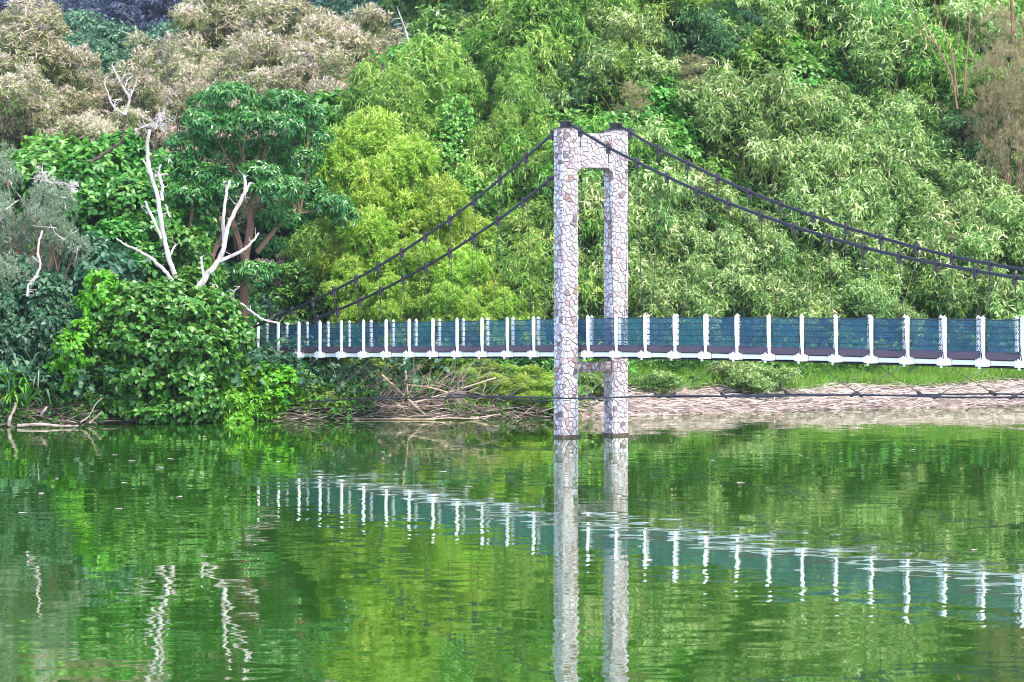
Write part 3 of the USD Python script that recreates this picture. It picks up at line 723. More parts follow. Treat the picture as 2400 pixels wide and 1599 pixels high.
scatter('undergrowth', [(tuft(1, 'ivy', 70, 1.4, .8), 'leaf_vivid'), (tuft(2, 'bamboo', 45, 1.5, 1.0), 'leaf_bamboo_mid'), (tuft(3, 'tree', 40, 1.4, .9), 'leaf_bamboo_dark')],  # mostly dark tufts: shade of the gaps is put into their colour
        np.stack([sx, sy, ground(sx, sy) - .1], 1), r.uniform(0, 6.28, len(sx)), r.uniform(.8, 1.5, len(sx)), r.choice(3, len(sx), p=[.25, .15, .6]), 'low tangled green undergrowth covering the slope between the bamboos', 'undergrowth')
n = 1500
sx = r.uniform(-40, 12, n); ss = r.uniform(1.0, 40, n); ok = smooth01(sx, -12, 4) + r.random(n) * .8 < .8
sx, ss = sx[ok], ss[ok]; k_ = (sx < -9.5) & (r.random(len(sx)) < .12); ss[k_] = r.uniform(-.1, 1.2, k_.sum()); sy = bank_y(sx) + ss
scatter('shade_growth', [(tuft(4, 'medium', 50, 1.5, 1.2), 'leaf_blue'), (tuft(5, 'ivy', 60, 1.4, .8), 'leaf_bamboo_dark')],  # dark leaf colours paint the shade under the bank trees
        np.stack([sx, sy, ground(sx, sy) - .1], 1), r.uniform(0, 6.28, len(sx)), np.where(k_, .55, r.uniform(.8, 1.6, len(sx))), np.where(k_, 1, r.choice(2, len(sx))), 'low plants under the trees of the left bank, shade put into their dark leaves', 'undergrowth')
n = 260
sx = r.uniform(-22, 2.5, n); ss = r.uniform(.1, 2.6, n); ok = (sx < -6.3) | (sx > -.6) | (r.random(n) < .15); ok &= (sx > -8) | (r.random(n) < .35); sx, ss = sx[ok], ss[ok]; n = len(sx); sy = bank_y(sx) + ss
scatter('bank_growth', [(tuft(6, 'medium', 45, .9, .8), 'leaf_round'), (tuft(7, 'bamboo', 40, 1.0, .9), 'leaf_bamboo_mid'), (tuft(8, 'ivy', 60, .9, .7), 'leaf_vivid')],
        np.stack([sx, sy, ground(sx, sy) - .05], 1), r.uniform(0, 6.28, n), r.uniform(.5, 1.1, n), r.choice(3, n), 'mixed small plants along the water at the left bank', 'undergrowth')
# far wood and the wood above the slope
far_acc = Acc(); crown(far_acc, np.random.default_rng(9), [(np.array([np.cos(a) * 2.6, np.sin(a) * 2.6, z]), np.array([2.6, 2.6, 2.2])) for a, z in ((0, 5), (1.3, 6.5), (2.6, 5.4), (3.9, 7), (5.1, 5.8), (0.5, 8.5))], 'tree', .22, size=2.6)
hill_acc = Acc(); crown(hill_acc, np.random.default_rng(10), [(np.array([np.cos(a) * 1.6, np.sin(a) * 1.6, z]), np.array([1.7, 1.7, 1.4])) for a, z in ((0, 2), (1.3, 3.2), (2.6, 2.4), (3.9, 3.6), (5.1, 2.6), (0.5, 4.5))], 'tree', .45, size=1.6)
n = 900
fx = r.uniform(-95, 40, n); fy = r.uniform(345, 520, n)
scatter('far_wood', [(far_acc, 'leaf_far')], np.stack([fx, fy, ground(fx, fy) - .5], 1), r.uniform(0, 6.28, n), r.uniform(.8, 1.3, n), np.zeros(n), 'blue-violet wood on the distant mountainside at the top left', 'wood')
n = 1900
hx = r.uniform(-70, 85, n); hs = r.uniform(5, 110, n); ok = ((smooth01(hx, -9, 7) > .3) & (hs > 33)) | (hx > 29) | (hx < -30 - .05 * hs)
hx, hs = hx[ok], hs[ok]; hy = bank_y(hx) + hs
scatter('upper_wood', [(hill_acc, 'leaf_wood'), (hill_acc, 'leaf_bamboo_pale'), (hill_acc, 'leaf_vivid')], np.stack([hx, hy, ground(hx, hy) - .3], 1), r.uniform(0, 6.28, len(hx)), r.uniform(.7, 1.2, len(hx)), r.choice(3, len(hx), p=[.5, .25, .25]), 'mixed green wood along the top of the slope', 'wood')

# ------------------------------------------------------------------ right hillside: bamboo clump by clump
def uv_of(p): return (1200 + 7000 * p[0] / p[1]) / 1.02, (640 + 7000 * (HC - p[2]) / p[1]) / 1.02
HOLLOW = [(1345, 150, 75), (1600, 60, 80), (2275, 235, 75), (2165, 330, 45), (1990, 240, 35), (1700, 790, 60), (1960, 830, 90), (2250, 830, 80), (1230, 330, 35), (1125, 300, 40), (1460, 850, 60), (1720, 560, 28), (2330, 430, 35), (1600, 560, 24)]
VINES = [(1420, 260, 150, 70), (1620, 180, 120, 60), (1560, 330, 110, 50), (1880, 130, 130, 80), (1760, 250, 70, 60)]
r = np.random.default_rng(17)
def where(u, v):
    col = 'left of the stone tower' if u < 1270 else 'behind the stone tower' if u < 1480 else 'right of the tower' if u < 1760 else 'in the middle of the right half' if u < 2060 else 'near the right edge'
    vc = np.interp(u, [600, 1270, 1300, 1450, 1800, 2060, 2353], [760, 310, 290, 360, 510, 590, 640])
    row = 'at the top edge' if v < 60 else 'high on the slope' if v < min(220, vc - 60) else 'just above the cables' if v < vc else 'between cables and railing' if v < 660 else 'just behind the railing'
    return row + ', ' + col
LAB = {'pale': '%s pale bamboo clump %s', 'mid': '%s fresh green bamboo clump %s', 'dark': '%s bamboo clump darkened for hollow shade %s', 'vivid': '%s vivid green creeper-covered shrub %s'}
count = 0
for s_ in np.arange(7.0, 37, 1.75):
    for x0 in np.arange(-9, 29, 1.95):
        x_ = x0 + r.uniform(-.7, .7) + (s_ % 3.5 > 1.75) * .95; sj_ = s_ + r.uniform(-.6, .6); y_ = float(bank_y(x_)) + sj_
        if x_ + .16 * sj_ < -2.6: continue
        z_ = float(ground(x_, y_)) - .15
        u, v = uv_of((x_, y_, z_ + 2.4))
        if u < 860 or u > 2480 or v < -110: continue
        if u < 1240 and v > 480 and sj_ < 11: continue
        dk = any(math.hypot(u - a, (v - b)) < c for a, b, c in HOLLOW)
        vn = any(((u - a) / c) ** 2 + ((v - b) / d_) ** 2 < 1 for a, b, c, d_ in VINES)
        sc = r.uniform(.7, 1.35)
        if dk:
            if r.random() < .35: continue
            q_ = 'dark'; sc *= .85  # darker leaf colour stands in for the shade of the hollow
        elif vn: q_ = 'vivid'
        else:
            pm = np.clip((u - 1250) / 300, 0.12, .92) * (1 if v > 300 else .55)
            q_ = 'pale' if r.random() < pm else 'mid'
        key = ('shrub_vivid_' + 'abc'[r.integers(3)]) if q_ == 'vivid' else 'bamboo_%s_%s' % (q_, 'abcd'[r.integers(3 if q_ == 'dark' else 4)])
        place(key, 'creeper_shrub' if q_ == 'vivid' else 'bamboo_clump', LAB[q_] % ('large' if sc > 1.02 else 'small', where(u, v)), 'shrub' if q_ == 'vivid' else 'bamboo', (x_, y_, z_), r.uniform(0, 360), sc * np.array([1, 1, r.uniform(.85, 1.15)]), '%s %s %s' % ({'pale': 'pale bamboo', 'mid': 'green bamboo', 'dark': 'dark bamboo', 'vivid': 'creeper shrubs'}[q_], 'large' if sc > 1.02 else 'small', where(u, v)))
        count += 1

def stand(key, name, label, cat, u, v_top, Z, H, rot=0, group=None, wide=1.0):
    """a plant rooted in the ground at depth Z whose top reaches row v_top; H is the kind's own height"""
    top = at(u, v_top, Z); g0 = float(ground(top[0], top[1]))
    k = max(.25, (top[2] - g0) / H)
    return place(key, name, label, cat, (top[0], top[1], g0 - .1), rot, (k * wide, k * wide, k), group)

# ------------------------------------------------------------------ middle: vine columns, tall bamboo, yellow-green feathery trees
for j, (u, v, Z, kd, wd) in enumerate([(880, 95, 127, 'a', .95), (960, 160, 125, 'c', .95), (1050, 215, 123, 'b', .9), (1075, 95, 130, 'a', .8), (1160, 110, 129, 'c', .85), (1215, 170, 127, 'a', .75), (830, 150, 129, 'a', .8), (1000, 110, 132, 'c', .8), (1130, 235, 124, 'a', .7)]):
    lab = ['tall leaning trunk wrapped in creepers, below the bare pale snag', 'creeper-wrapped leaning trunk left of the middle of the slope', 'low creeper-covered hump directly left of the stone tower top', 'tall creeper-covered tree above the near cable, right of the pale snag', 'broad creeper-covered tree at the dark gully, upper middle', 'creeper-covered tree just left above the tower top', 'creeper tree beside the pinkish olive trees', 'rear creeper tree between two taller ones, upper middle', 'short creeper tree beside the left cable near the tower'][j]
    stand('vine_' + kd, 'creeper_tree', lab, 'tree', u, v, Z, 5.5 + .8 * 'abc'.index(kd), j * 50, None, wd)
for j, (u, v, Z, q_) in enumerate([(1240, 20, 131, 'mid_a'), (1290, -20, 133, 'mid_c'), (1190, 60, 134, 'mid_b'), (1380, 40, 133, 'dark_a'), (1450, 0, 134, 'mid_d'), (1510, 40, 133, 'dark_b'), (1420, 110, 130, 'dark_c'), (1340, 80, 130, 'dark_a')]):
    dk = q_.startswith('dark')
    stand('bamboo_' + q_, 'tall_bamboo', 'tall dark bamboo stand behind the tower top' if dk else 'tall light bamboo stand at the top edge above the tower', 'bamboo', u, v, Z, 4.0, j * 70, 'tall dark bamboo' if dk else 'tall light bamboo', .7)
Y_T = [(870, 285, 119, 'a', .8), (800, 330, 119, 'b', .75), (935, 345, 118, 'c', .8), (835, 420, 117, 'a', .8), (990, 430, 116.5, 'b', .85), (1060, 470, 118, 'c', .8), (880, 500, 115, 'b', .9), (960, 560, 114.5, 'a', .95), (1050, 580, 114.5, 'c', 1.0), (800, 600, 114, 'a', .8), (1110, 610, 114.5, 'b', .95), (900, 640, 113.2, 'c', .9), (1010, 660, 113, 'a', 1.0), (1150, 670, 113.5, 'c', 1.0), (1210, 690, 114, 'b', .9), (1090, 690, 112.4, 'b', 1.0)]
Y_LAB = ['yellow-green feathery tree ' + t for t in ('at the top of the grove, right of the umbrella tree', 'touching the umbrella tree at its upper right', 'on the right shoulder of the grove', 'at the upper left of the grove, below the topmost', 'on the right slope of the grove above the cables', 'rising behind the upper cable at mid span', 'in the heart of the grove', 'behind the middle of the upper cable', 'between the two cables, mid span', 'at the left edge of the grove by the dark gap', 'between the cables nearer the tower', 'just above the railing at the left third', 'just above the railing at mid span', 'below the lower cable near the tower', 'beside the near column just above the railing', 'low above the railing right of mid span')]
for j, (u, v, Z, kd, wd) in enumerate(Y_T):
    stand('yellow_tree_' + kd, 'feathery_tree', Y_LAB[j], 'tree', u, v, Z, 5.0, j * 77, None, wd)
for j, (u, v, Z, kd) in enumerate([(1120, 830, 110.2, 'a'), (1180, 850, 109.8, 'c'), (1235, 860, 109.9, 'b'), (1060, 820, 110.8, 'c'), (990, 800, 111, 'b'), (1255, 900, 108.6, 'a'), (1200, 905, 108.3, 'b'), (1140, 890, 108.5, 'c'), (1085, 880, 108.9, 'a'), (860, 815, 110.5, 'c'), (770, 830, 109.8, 'b')]):
    stand('yellow_tree_' + kd, 'low_feathery_bush', 'low yellow-green bush overhanging the water below the bridge deck', 'bush', u, v, Z, 5.0, j * 60, 'low bushes below the bridge', 1.7)

# ------------------------------------------------------------------ left: olive trees with pinkish pods, teal and far trees
OL = [(500, 20, 150), (600, -10, 153), (700, 5, 150), (790, 20, 147), (560, 110, 145), (660, 120, 143), (760, 130, 141), (440, 110, 147), (380, 160, 144), (300, 190, 146), (225, 195, 149), (130, 160, 148), (60, 60, 146), (10, 30, 145), (335, 120, 152), (-40, 90, 148), (480, 210, 138), (90, 210, 138), (250, 250, 136), (720, 215, 135), (20, 190, 138), (620, 200, 139), (820, 60, 152)]
lab_n = {}
for j, (u, v, Z) in enumerate(OL):
    if u > 360:
        lb = ['top-edge', 'upper', 'middle', 'lower'][int(np.searchsorted([30, 112, 160], v))] + ' pinkish olive tree ' + ['above the twiggy dead crown', 'behind the umbrella tree, left part', 'behind the umbrella tree, right part', 'left of the creeper trees'][int(np.searchsorted([470, 590, 705], u))]
    else:
        lb = ['top-edge', 'upper', 'middle', 'lower'][int(np.searchsorted([70, 130, 195], v))] + ' pinkish olive tree ' + ['cut by the left edge', 'near the left edge', 'left of the antler-like branch', 'around the antler-like branch'][int(np.searchsorted([0, 110, 225], u))]
    lab_n[lb] = lab_n.get(lb, 0) + 1
    if lab_n[lb] > 1: lb += ', further right'
    stand('olive_tree_' + 'abc'[j % 3], 'olive_tree', lb, 'tree', u, v, Z, 9.5, j * 47, None, (1.0, 1.25, 1.1, .9)[j % 4])
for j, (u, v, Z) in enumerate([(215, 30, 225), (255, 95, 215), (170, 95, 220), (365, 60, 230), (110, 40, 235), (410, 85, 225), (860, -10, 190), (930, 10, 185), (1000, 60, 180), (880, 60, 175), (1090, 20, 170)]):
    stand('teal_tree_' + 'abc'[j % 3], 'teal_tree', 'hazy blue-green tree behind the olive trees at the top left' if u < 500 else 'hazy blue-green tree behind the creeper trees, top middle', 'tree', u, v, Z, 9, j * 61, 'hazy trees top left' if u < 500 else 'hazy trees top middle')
for j, (u, v, Z, kd, lab) in enumerate([(230, 370, 113.5, 'a', 'round-leaved green tree left of the tall dead tree'), (330, 410, 112.5, 'c', 'round-leaved green tree right behind the tall dead tree'), (280, 500, 110.5, 'a', 'shaded green tree behind the lime-green shrub'), (420, 520, 111, 'c', 'green tree between the two stems of the dead tree'), (160, 330, 120, 'b', 'vivid green tree below the olive trees at the left'), (60, 310, 122, 'b', 'vivid green tree at the left edge above the grey tree'), (380, 350, 119, 'b', 'vivid green tree behind the twiggy dead crown'), (700, 600, 118, 'b', 'green tree in the dark gap left of the yellow grove'), (310, 305, 127, 'a', 'small green tree under the antler-like branch'), (770, 215, 133, 'c', 'green tree where the pinkish trees meet the creeper trees')]):
    stand('medium_tree_' + kd, 'leafy_tree', lab, 'tree', u, v, Z, 6.0, j * 55)

def unique_tree(name, label, cat, lobes, mat, style, bark, Z, base, trunks, density=1.0, seed=1, size=1.0, top=.25, r0=.16, base_tint=.32, rough=.35, part='crown', gap=.36):
    """lobes: (u, v, half width, half height) on the measuring grid, with a depth offset"""
    r = np.random.default_rng(seed)
    b = at(base[0], base[1], Z); b[2] = float(ground(b[0], b[1]))
    x = thing(name, label, cat, b)
    px = 1.02 * Z / 7000; L3 = []
    for u, v, rx, rz, *dz in lobes:
        c = at(u, v, Z) + [0, dz[0] if dz else r.uniform(-1.0, 1.0), 0]
        L3.append((c - b, np.array([rx * px, rx * px * .85, rz * px])))
    fo = Acc(); crown(fo, r, L3, style, density, top, rough, size=size, base_tint=base_tint, gap=gap)
    st = Acc()
    for tr in trunks:
        w = [at(u, v, Z) - b for u, v in tr[:-1]]
        st.add(*tube(curve(w, 10), np.linspace(tr[-1] * px, tr[-1] * px * .55, 10), 8))
    r2 = np.random.default_rng(seed + 1)
    tips = [np.array(at(tr[-2][0], tr[-2][1], Z) - b) for tr in trunks]
    for c, rad in L3:
        k = int(np.argmin([np.linalg.norm(c - t) for t in tips])); t = tips[k]
        st.add(*tube(curve([t, (t + c) / 2 + r2.normal(0, .1, 3) + [0, 0, .1], c], 6), np.linspace(.036, .010, 6), 5))
    put('trunk', st, bark, x); put(part, fo, mat, x, kind='stuff')
    return x
unique_tree('umbrella_tree', 'tall dark green tree with layered umbrella-like foliage behind the forked dead tree', 'tree',
    [(470, 232, 42, 26), (530, 222, 55, 30), (590, 245, 40, 24), (655, 238, 55, 32), (705, 262, 38, 28), (480, 285, 55, 34), (560, 285, 60, 34), (640, 292, 62, 36), (715, 318, 44, 40), (440, 335, 55, 30), (510, 345, 50, 28), (610, 345, 60, 32), (690, 370, 52, 34), (415, 375, 45, 24), (470, 405, 62, 28), (600, 400, 55, 28), (440, 450, 52, 30), (540, 430, 60, 28), (640, 440, 62, 36), (700, 440, 48, 36), (695, 480, 50, 26), (760, 470, 46, 26), (790, 500, 34, 24), (640, 500, 56, 26), (490, 470, 46, 26), (610, 560, 42, 20), (510, 530, 34, 20), (590, 625, 50, 26), (560, 690, 30, 30), (580, 740, 32, 34)],
    'leaf_layered', 'layered', 'bark_red', 112.5, (562, 800), [[(562, 800), (560, 700), (562, 600), (575, 530), (575, 470), 13], [(562, 600), (545, 540), (530, 490), 8], [(437, 790), (440, 650), (435, 560), (440, 490), 7], [(505, 790), (485, 620), (500, 560), (530, 510), 9], [(590, 580), (640, 520), (690, 490), 6]], density=1.3, seed=31, top=.34, size=.86, gap=.4)
unique_tree('round_leaved_bush', 'large dense bush of round green leaves overhanging the water at the left', 'bush',
    [(300, 720, 100, 60, .2), (400, 720, 110, 70, 0), (490, 720, 60, 45, .3), (250, 800, 90, 80, 0), (360, 800, 120, 90, -.5), (460, 810, 90, 80, -.2), (320, 870, 100, 60, -.4), (430, 880, 80, 60, -.5), (200, 780, 60, 50, .1), (420, 940, 60, 26, -.7), (300, 690, 70, 40, .4), (540, 790, 40, 60, .3), (170, 830, 36, 30, 0), (260, 930, 60, 26, -.6), (350, 945, 60, 20, -.8), (480, 930, 40, 24, -.5), (390, 665, 46, 26, .3), (470, 690, 44, 24, .2)],
    'leaf_round', 'round', 'bark_dark', 104.6, (380, 955), [[(380, 970), (370, 900), (360, 820), 9], [(400, 970), (440, 880), (450, 800), 7], [(360, 960), (300, 880), (260, 800), 7]], density=1.6, seed=33, size=.82, rough=.6, part='foliage')
unique_tree('lime_shrub', 'bright lime-green narrow shrub rising above the round-leaved bush', 'shrub',
    [(232, 655, 36, 32), (228, 700, 44, 36), (205, 735, 36, 34)], 'leaf_lime', 'medium', 'bark_dark', 104.2, (225, 900), [[(225, 930), (228, 800), (230, 690), 4]], density=1.0, seed=35, part='foliage')
unique_tree('lime_side_shrub', 'bright green shrub on the left flank of the round-leaved bush', 'shrub',
    [(165, 800, 42, 40), (150, 860, 36, 44), (175, 890, 32, 30), (190, 760, 30, 26)], 'leaf_lime', 'round', 'bark_dark', 103.6, (165, 950), [[(165, 960), (160, 890), (160, 830), 4]], density=.9, seed=36, size=.85, base_tint=.15, part='foliage')
for j, (u, v, Z, lab) in enumerate([(40, 380, 108, 'feathery grey-green tree at the left edge'), (120, 470, 106.5, 'feathery grey-green tree right of the left-edge one'), (-30, 470, 106, 'feathery grey tree cut by the left edge')]):
    stand('grey_tree_a', 'feathery_grey_tree', lab, 'tree', u, v, Z, 6.5, 40 + j * 100, None, .75)
for j, (u, v, Z) in enumerate([(60, 610, 105.5), (130, 650, 105.2), (10, 690, 105), (90, 730, 104.6), (160, 700, 105), (210, 560, 107)]):
    stand('blue_shrub_a', 'dark_shrub', 'dark blue-green shrub ' + ['behind the hanging white branch', 'right of the hanging white branch', 'cut by the left edge, lower', 'lowest, above the bladed plants', 'left beside the lime-green shrub', 'above the lime-green shrub, under the grey trees'][j], 'shrub', u, v, Z, 3.2, j * 66, None, .8)
for j, (u, v, Z, key) in enumerate([(20, 815, 102.8, 'blade_green'), (60, 850, 102.9, 'blade_green'), (95, 830, 103.3, 'blade_dark'), (25, 890, 102.5, 'blade_green'), (10, 780, 103.6, 'blade_dark'), (110, 790, 104, 'blade_dark')]):
    stand(key, 'broad_bladed_plant', 'clump of long drooping %s leaves at the lower left bank' % ('bright green' if key == 'blade_green' else 'dark blue-green'), 'plant', u, v, Z, 1.7, j * 40, 'bright bladed plants' if key == 'blade_green' else 'dark bladed plants', .8)
for j, (u, v, Z, key) in enumerate([(520, 885, 105.3, 'a'), (580, 880, 105.8, 'a'), (630, 850, 106, 'b'), (520, 845, 105.8, 'b'), (590, 830, 106.2, 'a'), (655, 890, 106.2, 'b'), (550, 930, 105.2, 'a'), (690, 900, 106.6, 'b'), (610, 905, 105.8, 'b')]):
    stand('lime_shrub_' + key, 'bankside_shrub', 'low bright green leafy shrub at the water below the left end of the bridge', 'shrub', u, v, Z, 1.7, j * 50, 'bankside shrubs below the bridge', 1.2)
stand('palm', 'fan_palm', 'dark palm with arching fronds at the top edge right of the tower', 'palm', 1590, 20, 136, 2.4, 20, None)
stand('palm', 'fan_palm', 'second dark palm, right of the other one at the top edge', 'palm', 1660, 10, 137, 2.4, 80, None)
stand('brown_tree', 'brown_tree', 'thin brownish tree at the upper right edge', 'tree', 2320, 110, 131, 6.5, 10, None, .55)
stand('brown_tree', 'brown_tree', 'brownish thin tree at the top right corner', 'tree', 2330, 20, 134, 6.5, 60, None, .7)
for j, (u, v) in enumerate([(1995, 175), (2020, 190), (2050, 195), (2075, 185), (2095, 205), (2150, 400), (2175, 415), (2165, 380), (2130, 410), (2030, 215)]):
    Zs = np.linspace(112, 150, 150); P = np.array([at(u, v, z) for z in Zs]); i_ = int(np.argmax(P[:, 2] - 2.4 < ground(P[:, 0], P[:, 1]))); q3 = P[i_]
    place('grass_pale', 'tall_grass', 'tuft of long pale arching grass among the bamboo at the upper right', 'grass', (q3[0], q3[1], q3[2] - 1.3), j * 30, 1.0, 'tall grass tufts')

# ------------------------------------------------------------------ dead trees and driftwood
def dead(name, label, cat, Z, branches, mat='bark_dead', ground_at=None, parent=None, seed=0, sides=7, twist=.011):
    """branches: lists of (u, v) with start and end radius in grid units; the first is the trunk, each branch a part"""
    px = 1.02 * Z / 7000; r = np.random.default_rng(seed)
    b = at(*branches[0][0][0], Z)
    if ground_at is not None: b = at(*ground_at, Z); b[2] = float(ground(b[0], b[1]))
    x = thing(name, label, cat, b)
    tw_acc = {}
    for k, (pts, ra, rb, *dm) in enumerate(branches):
        dep = np.linspace(0, dm[0] if dm else r.uniform(-.4, .4), len(pts)) if k else np.zeros(len(pts))
        P = np.array([at(u, v, Z) for u, v in pts]); P[:, 1] += dep
        c = curve(P - b, 5 * len(pts)); c[1:-1] += r.normal(0, twist, (len(c) - 2, 3))
        rad = np.linspace(ra, rb, len(c)) * .8 * px * (1 + .12 * r.normal(size=len(c)).cumsum() * .15)
        if mat == 'bark_dead' and ra > 1.3 and len(dm) < 2:
            tw = tw_acc.setdefault('t', Acc())
            for _ in range(int(2 + len(c) * .16)):
                q2 = c[r.integers(len(c) // 4, len(c))]; d0 = unit(r.normal(0, 1, 3) * [1, .5, .7] + [0, 0, .5]); Lt = px * r.uniform(7, 22)
                tw.add(*tube(curve([q2, q2 + d0 * Lt * .5 + r.normal(0, Lt * .12, 3), q2 + d0 * Lt + r.normal(0, Lt * .2, 3)], 5), np.linspace(.9, .35, 5) * px, 4, False))
        put('trunk' if k == 0 else 'branch', tube(c, np.clip(rad, .004, 1), sides), mat if not (len(dm) > 1) else dm[1], x, smooth=50)
    if tw_acc: put('twigs', tw_acc['t'], mat, x, kind='stuff')
    return x
dead('dead_tree', 'bare white forked dead tree rising from the round-leaved bush', 'dead tree', 106.3, [
    ([(436, 960), (436, 800), (428, 700), (405, 640), (385, 580), (372, 520), (362, 450), (345, 395), (338, 340), (343, 298)], 10, 4),
    ([(400, 650), (375, 618), (345, 592), (318, 575), (290, 562), (270, 548)], 6, 1.5), ([(372, 548), (352, 505), (340, 480), (334, 463)], 5, 2.5), ([(346, 400), (337, 380), (330, 370)], 4, 2),
    ([(372, 460), (373, 425), (366, 400), (371, 380)], 5, 3), ([(356, 406), (384, 399)], 3.5, 3), ([(388, 590), (402, 562)], 4, 2.5),
    ([(436, 800), (446, 690), (470, 640), (498, 605), (515, 570), (525, 520), (550, 470), (565, 435), (562, 404)], 10, 3.5), ([(503, 600), (514, 555), (512, 500), (519, 445), (527, 414)], 6, 3), ([(505, 600), (540, 584), (570, 565), (593, 535)], 5.5, 2.5), ([(566, 440), (571, 420)], 4, 2.5), ([(470, 645), (464, 615), (460, 590)], 4, 2), ([(362, 612), (352, 595)], 3, 2), ([(345, 592), (330, 604)], 3, 1.5), ([(380, 470), (393, 500)], 2, 2)], seed=3, ground_at=(436, 960))
dead('fallen_branch', 'white bare branch reaching from the dead tree to the bridge railing', 'dead branch', 106.0, [
    ([(448, 684), (470, 680), (500, 681), (530, 686), (565, 706), (590, 725), (612, 737), (641, 742)], 4, 2), ([(527, 686), (540, 668), (552, 658)], 3, 1.2), ([(540, 690), (548, 700)], 2.5, 1.2), ([(500, 681), (490, 660), (480, 648)], 2, .8)], seed=4)
dead('bare_limb', 'bare white antler-like branch on a dark limb above the left trees', 'dead branch', 116, [
    ([(170, 400), (210, 372), (245, 350), (280, 322), (284, 290), (288, 264)], 6, 4, 0, 'bark_dark'),
    ([(288, 264), (297, 228), (278, 192), (264, 162), (256, 150)], 4.2, 1.2), ([(288, 264), (262, 246), (248, 216), (240, 185), (247, 178)], 3.2, 1.2), ([(297, 228), (306, 205), (312, 188)], 2, .8), ([(275, 188), (290, 172), (304, 170)], 2, .8), ([(262, 246), (268, 230), (280, 232)], 2, .8), ([(300, 222), (302, 204)], 1.8, .8), ([(288, 200), (293, 182), (304, 172)], 1.8, .7)], seed=5)
def twig_crown(name, label, Z, foot, centre, rad, n, mat, seed):
    r = np.random.default_rng(seed); b = at(*foot, Z); c0 = at(*centre, Z) - b; px = 1.02 * Z / 7000; R = rad * px
    x = thing(name, label, 'dead tree', b)
    st, tw = Acc(), Acc()
    low = c0 - [0, 0, R * .55]
    st.add(*tube(curve([[0, 0, 0], low * .5 + r.normal(0, .05, 3), low], 6), np.linspace(3, 1.6, 6) * px, 6))
    def walk(p, d, L, w, lvl):
        pts = [p]
        for _ in range(5):
            d = unit(d + r.normal(0, .42, 3) + [0, 0, .05]); p = p + d * L / 5; pts.append(p)
        tw.add(*tube(curve(pts, 9), np.linspace(w, w * .45, 9) * px, 4, False))
        if lvl < 3:
            for _ in range(3 if lvl else 4):
                q2 = pts[r.integers(1, 6)]
                walk(q2, unit(d + r.normal(0, .8, 3) * [1.2, 1, .8]), L * r.uniform(.5, .8), w * .68, lvl + 1)
    for _ in range(max(3, n // 20)):
        walk(low, unit([r.normal(0, .9), r.normal(0, .5), r.uniform(.35, 1)]), R * r.uniform(.6, .95), 1.5, 0)
    put('trunk', st, 'bark_dark', x); put('twigs', tw, mat, x, kind='stuff')
twig_crown('twiggy_dead_tree', 'dead crown of fine white twigs above the forked dead tree', 117, (345, 370), (358, 270), 48, 130, 'bark_dead', 6)
twig_crown('twiggy_grey_tree', 'dead grey twig crown above the feathery grey-green trees at the left', 107.5, (95, 470), (105, 395), 46, 70, 'bark_pale', 7)
twig_crown('twiggy_grey_tree', 'smaller dead pale twig crown right of the other one at the left', 107.5, (140, 480), (158, 425), 34, 40, 'bark_dead', 8)
dead('hanging_branch', 'white crooked dead branch hanging in the dark shrubs at the left edge', 'dead branch', 103.8, [
    ([(97, 530), (89, 560), (88, 585), (93, 610), (82, 635), (66, 655), (63, 670), (61, 680)], 3, 3.5), ([(70, 655), (78, 645), (82, 640)], 2, 1)], seed=9)
sn = [([(952, 190), (946, 130), (935, 82), (925, 50), (912, 14)], 4, 1)]
rs = np.random.default_rng(3)
for k in range(14):
    t = .2 + .7 * k / 14; u0, v0 = 948 - 34 * t, 140 - 115 * t; sg = -1 if k % 2 else 1
    sn.append(([(u0, v0), (u0 + sg * 9 - 4, v0 + 3 - 6 * (1 - t)), (u0 + sg * rs.uniform(12, 22) - 4, v0 + rs.uniform(2, 12))], 1.2, .4))
dead('pale_snag', 'bare pale conifer-like snag standing above the creeper trees', 'dead tree', 136, sn, seed=10)
def on_slope(u, v, rise):
    Zs = np.linspace(112, 150, 200); P = np.array([at(u, v, z) for z in Zs]); return P[int(np.argmax(P[:, 2] - rise < ground(P[:, 0], P[:, 1])))]
for j, (u, v, sc, lab) in enumerate([(1590, 195, .42, 'rusty brown dry shrub on the slope below the palms'), (1455, 240, .3, 'small dry pinkish shrub high on the slope right of the tower top'), (2165, 560, .3, 'small dry brown shrub in the bamboo near the right edge'), (2255, 330, .35, 'small dry brown shrub in the hollow at the right edge')]):
    q3 = on_slope(u, v, 2.6); place('brown_tree', 'dry_shrub', lab, 'shrub', q3 - [0, .8, 6.5 * sc * .55], j * 80, (sc, sc, sc), None)
dead('bare_brown_tree', 'leafless brown many-stemmed tree at the upper right', 'dead tree', 129, [
    ([(2200, 250), (2185, 175), (2150, 100), (2105, 30), (2080, -20)], 3.5, 1.2, 0, 'bark_red'), ([(2200, 220), (2190, 140), (2168, 70), (2145, -10)], 3, 1, 0, 'bark_red'), ([(2215, 220), (2222, 120), (2228, 50), (2224, -10)], 3, 1, 0, 'bark_red'), ([(2150, 100), (2110, 70), (2090, 40)], 2, .6, 0, 'bark_red'), ([(2168, 70), (2180, 30), (2190, 0)], 1.6, .6, 0, 'bark_red'), ([(2190, 140), (2205, 80), (2200, 30)], 1.6, .6, 0, 'bark_red')], mat='bark_red', seed=12)
dead('bare_tree', 'reddish straight tree trunk at the top right edge', 'tree trunk', 134, [([(2330, 140), (2326, 60), (2322, -30)], 6, 4.5)], mat='bark_red', seed=13)
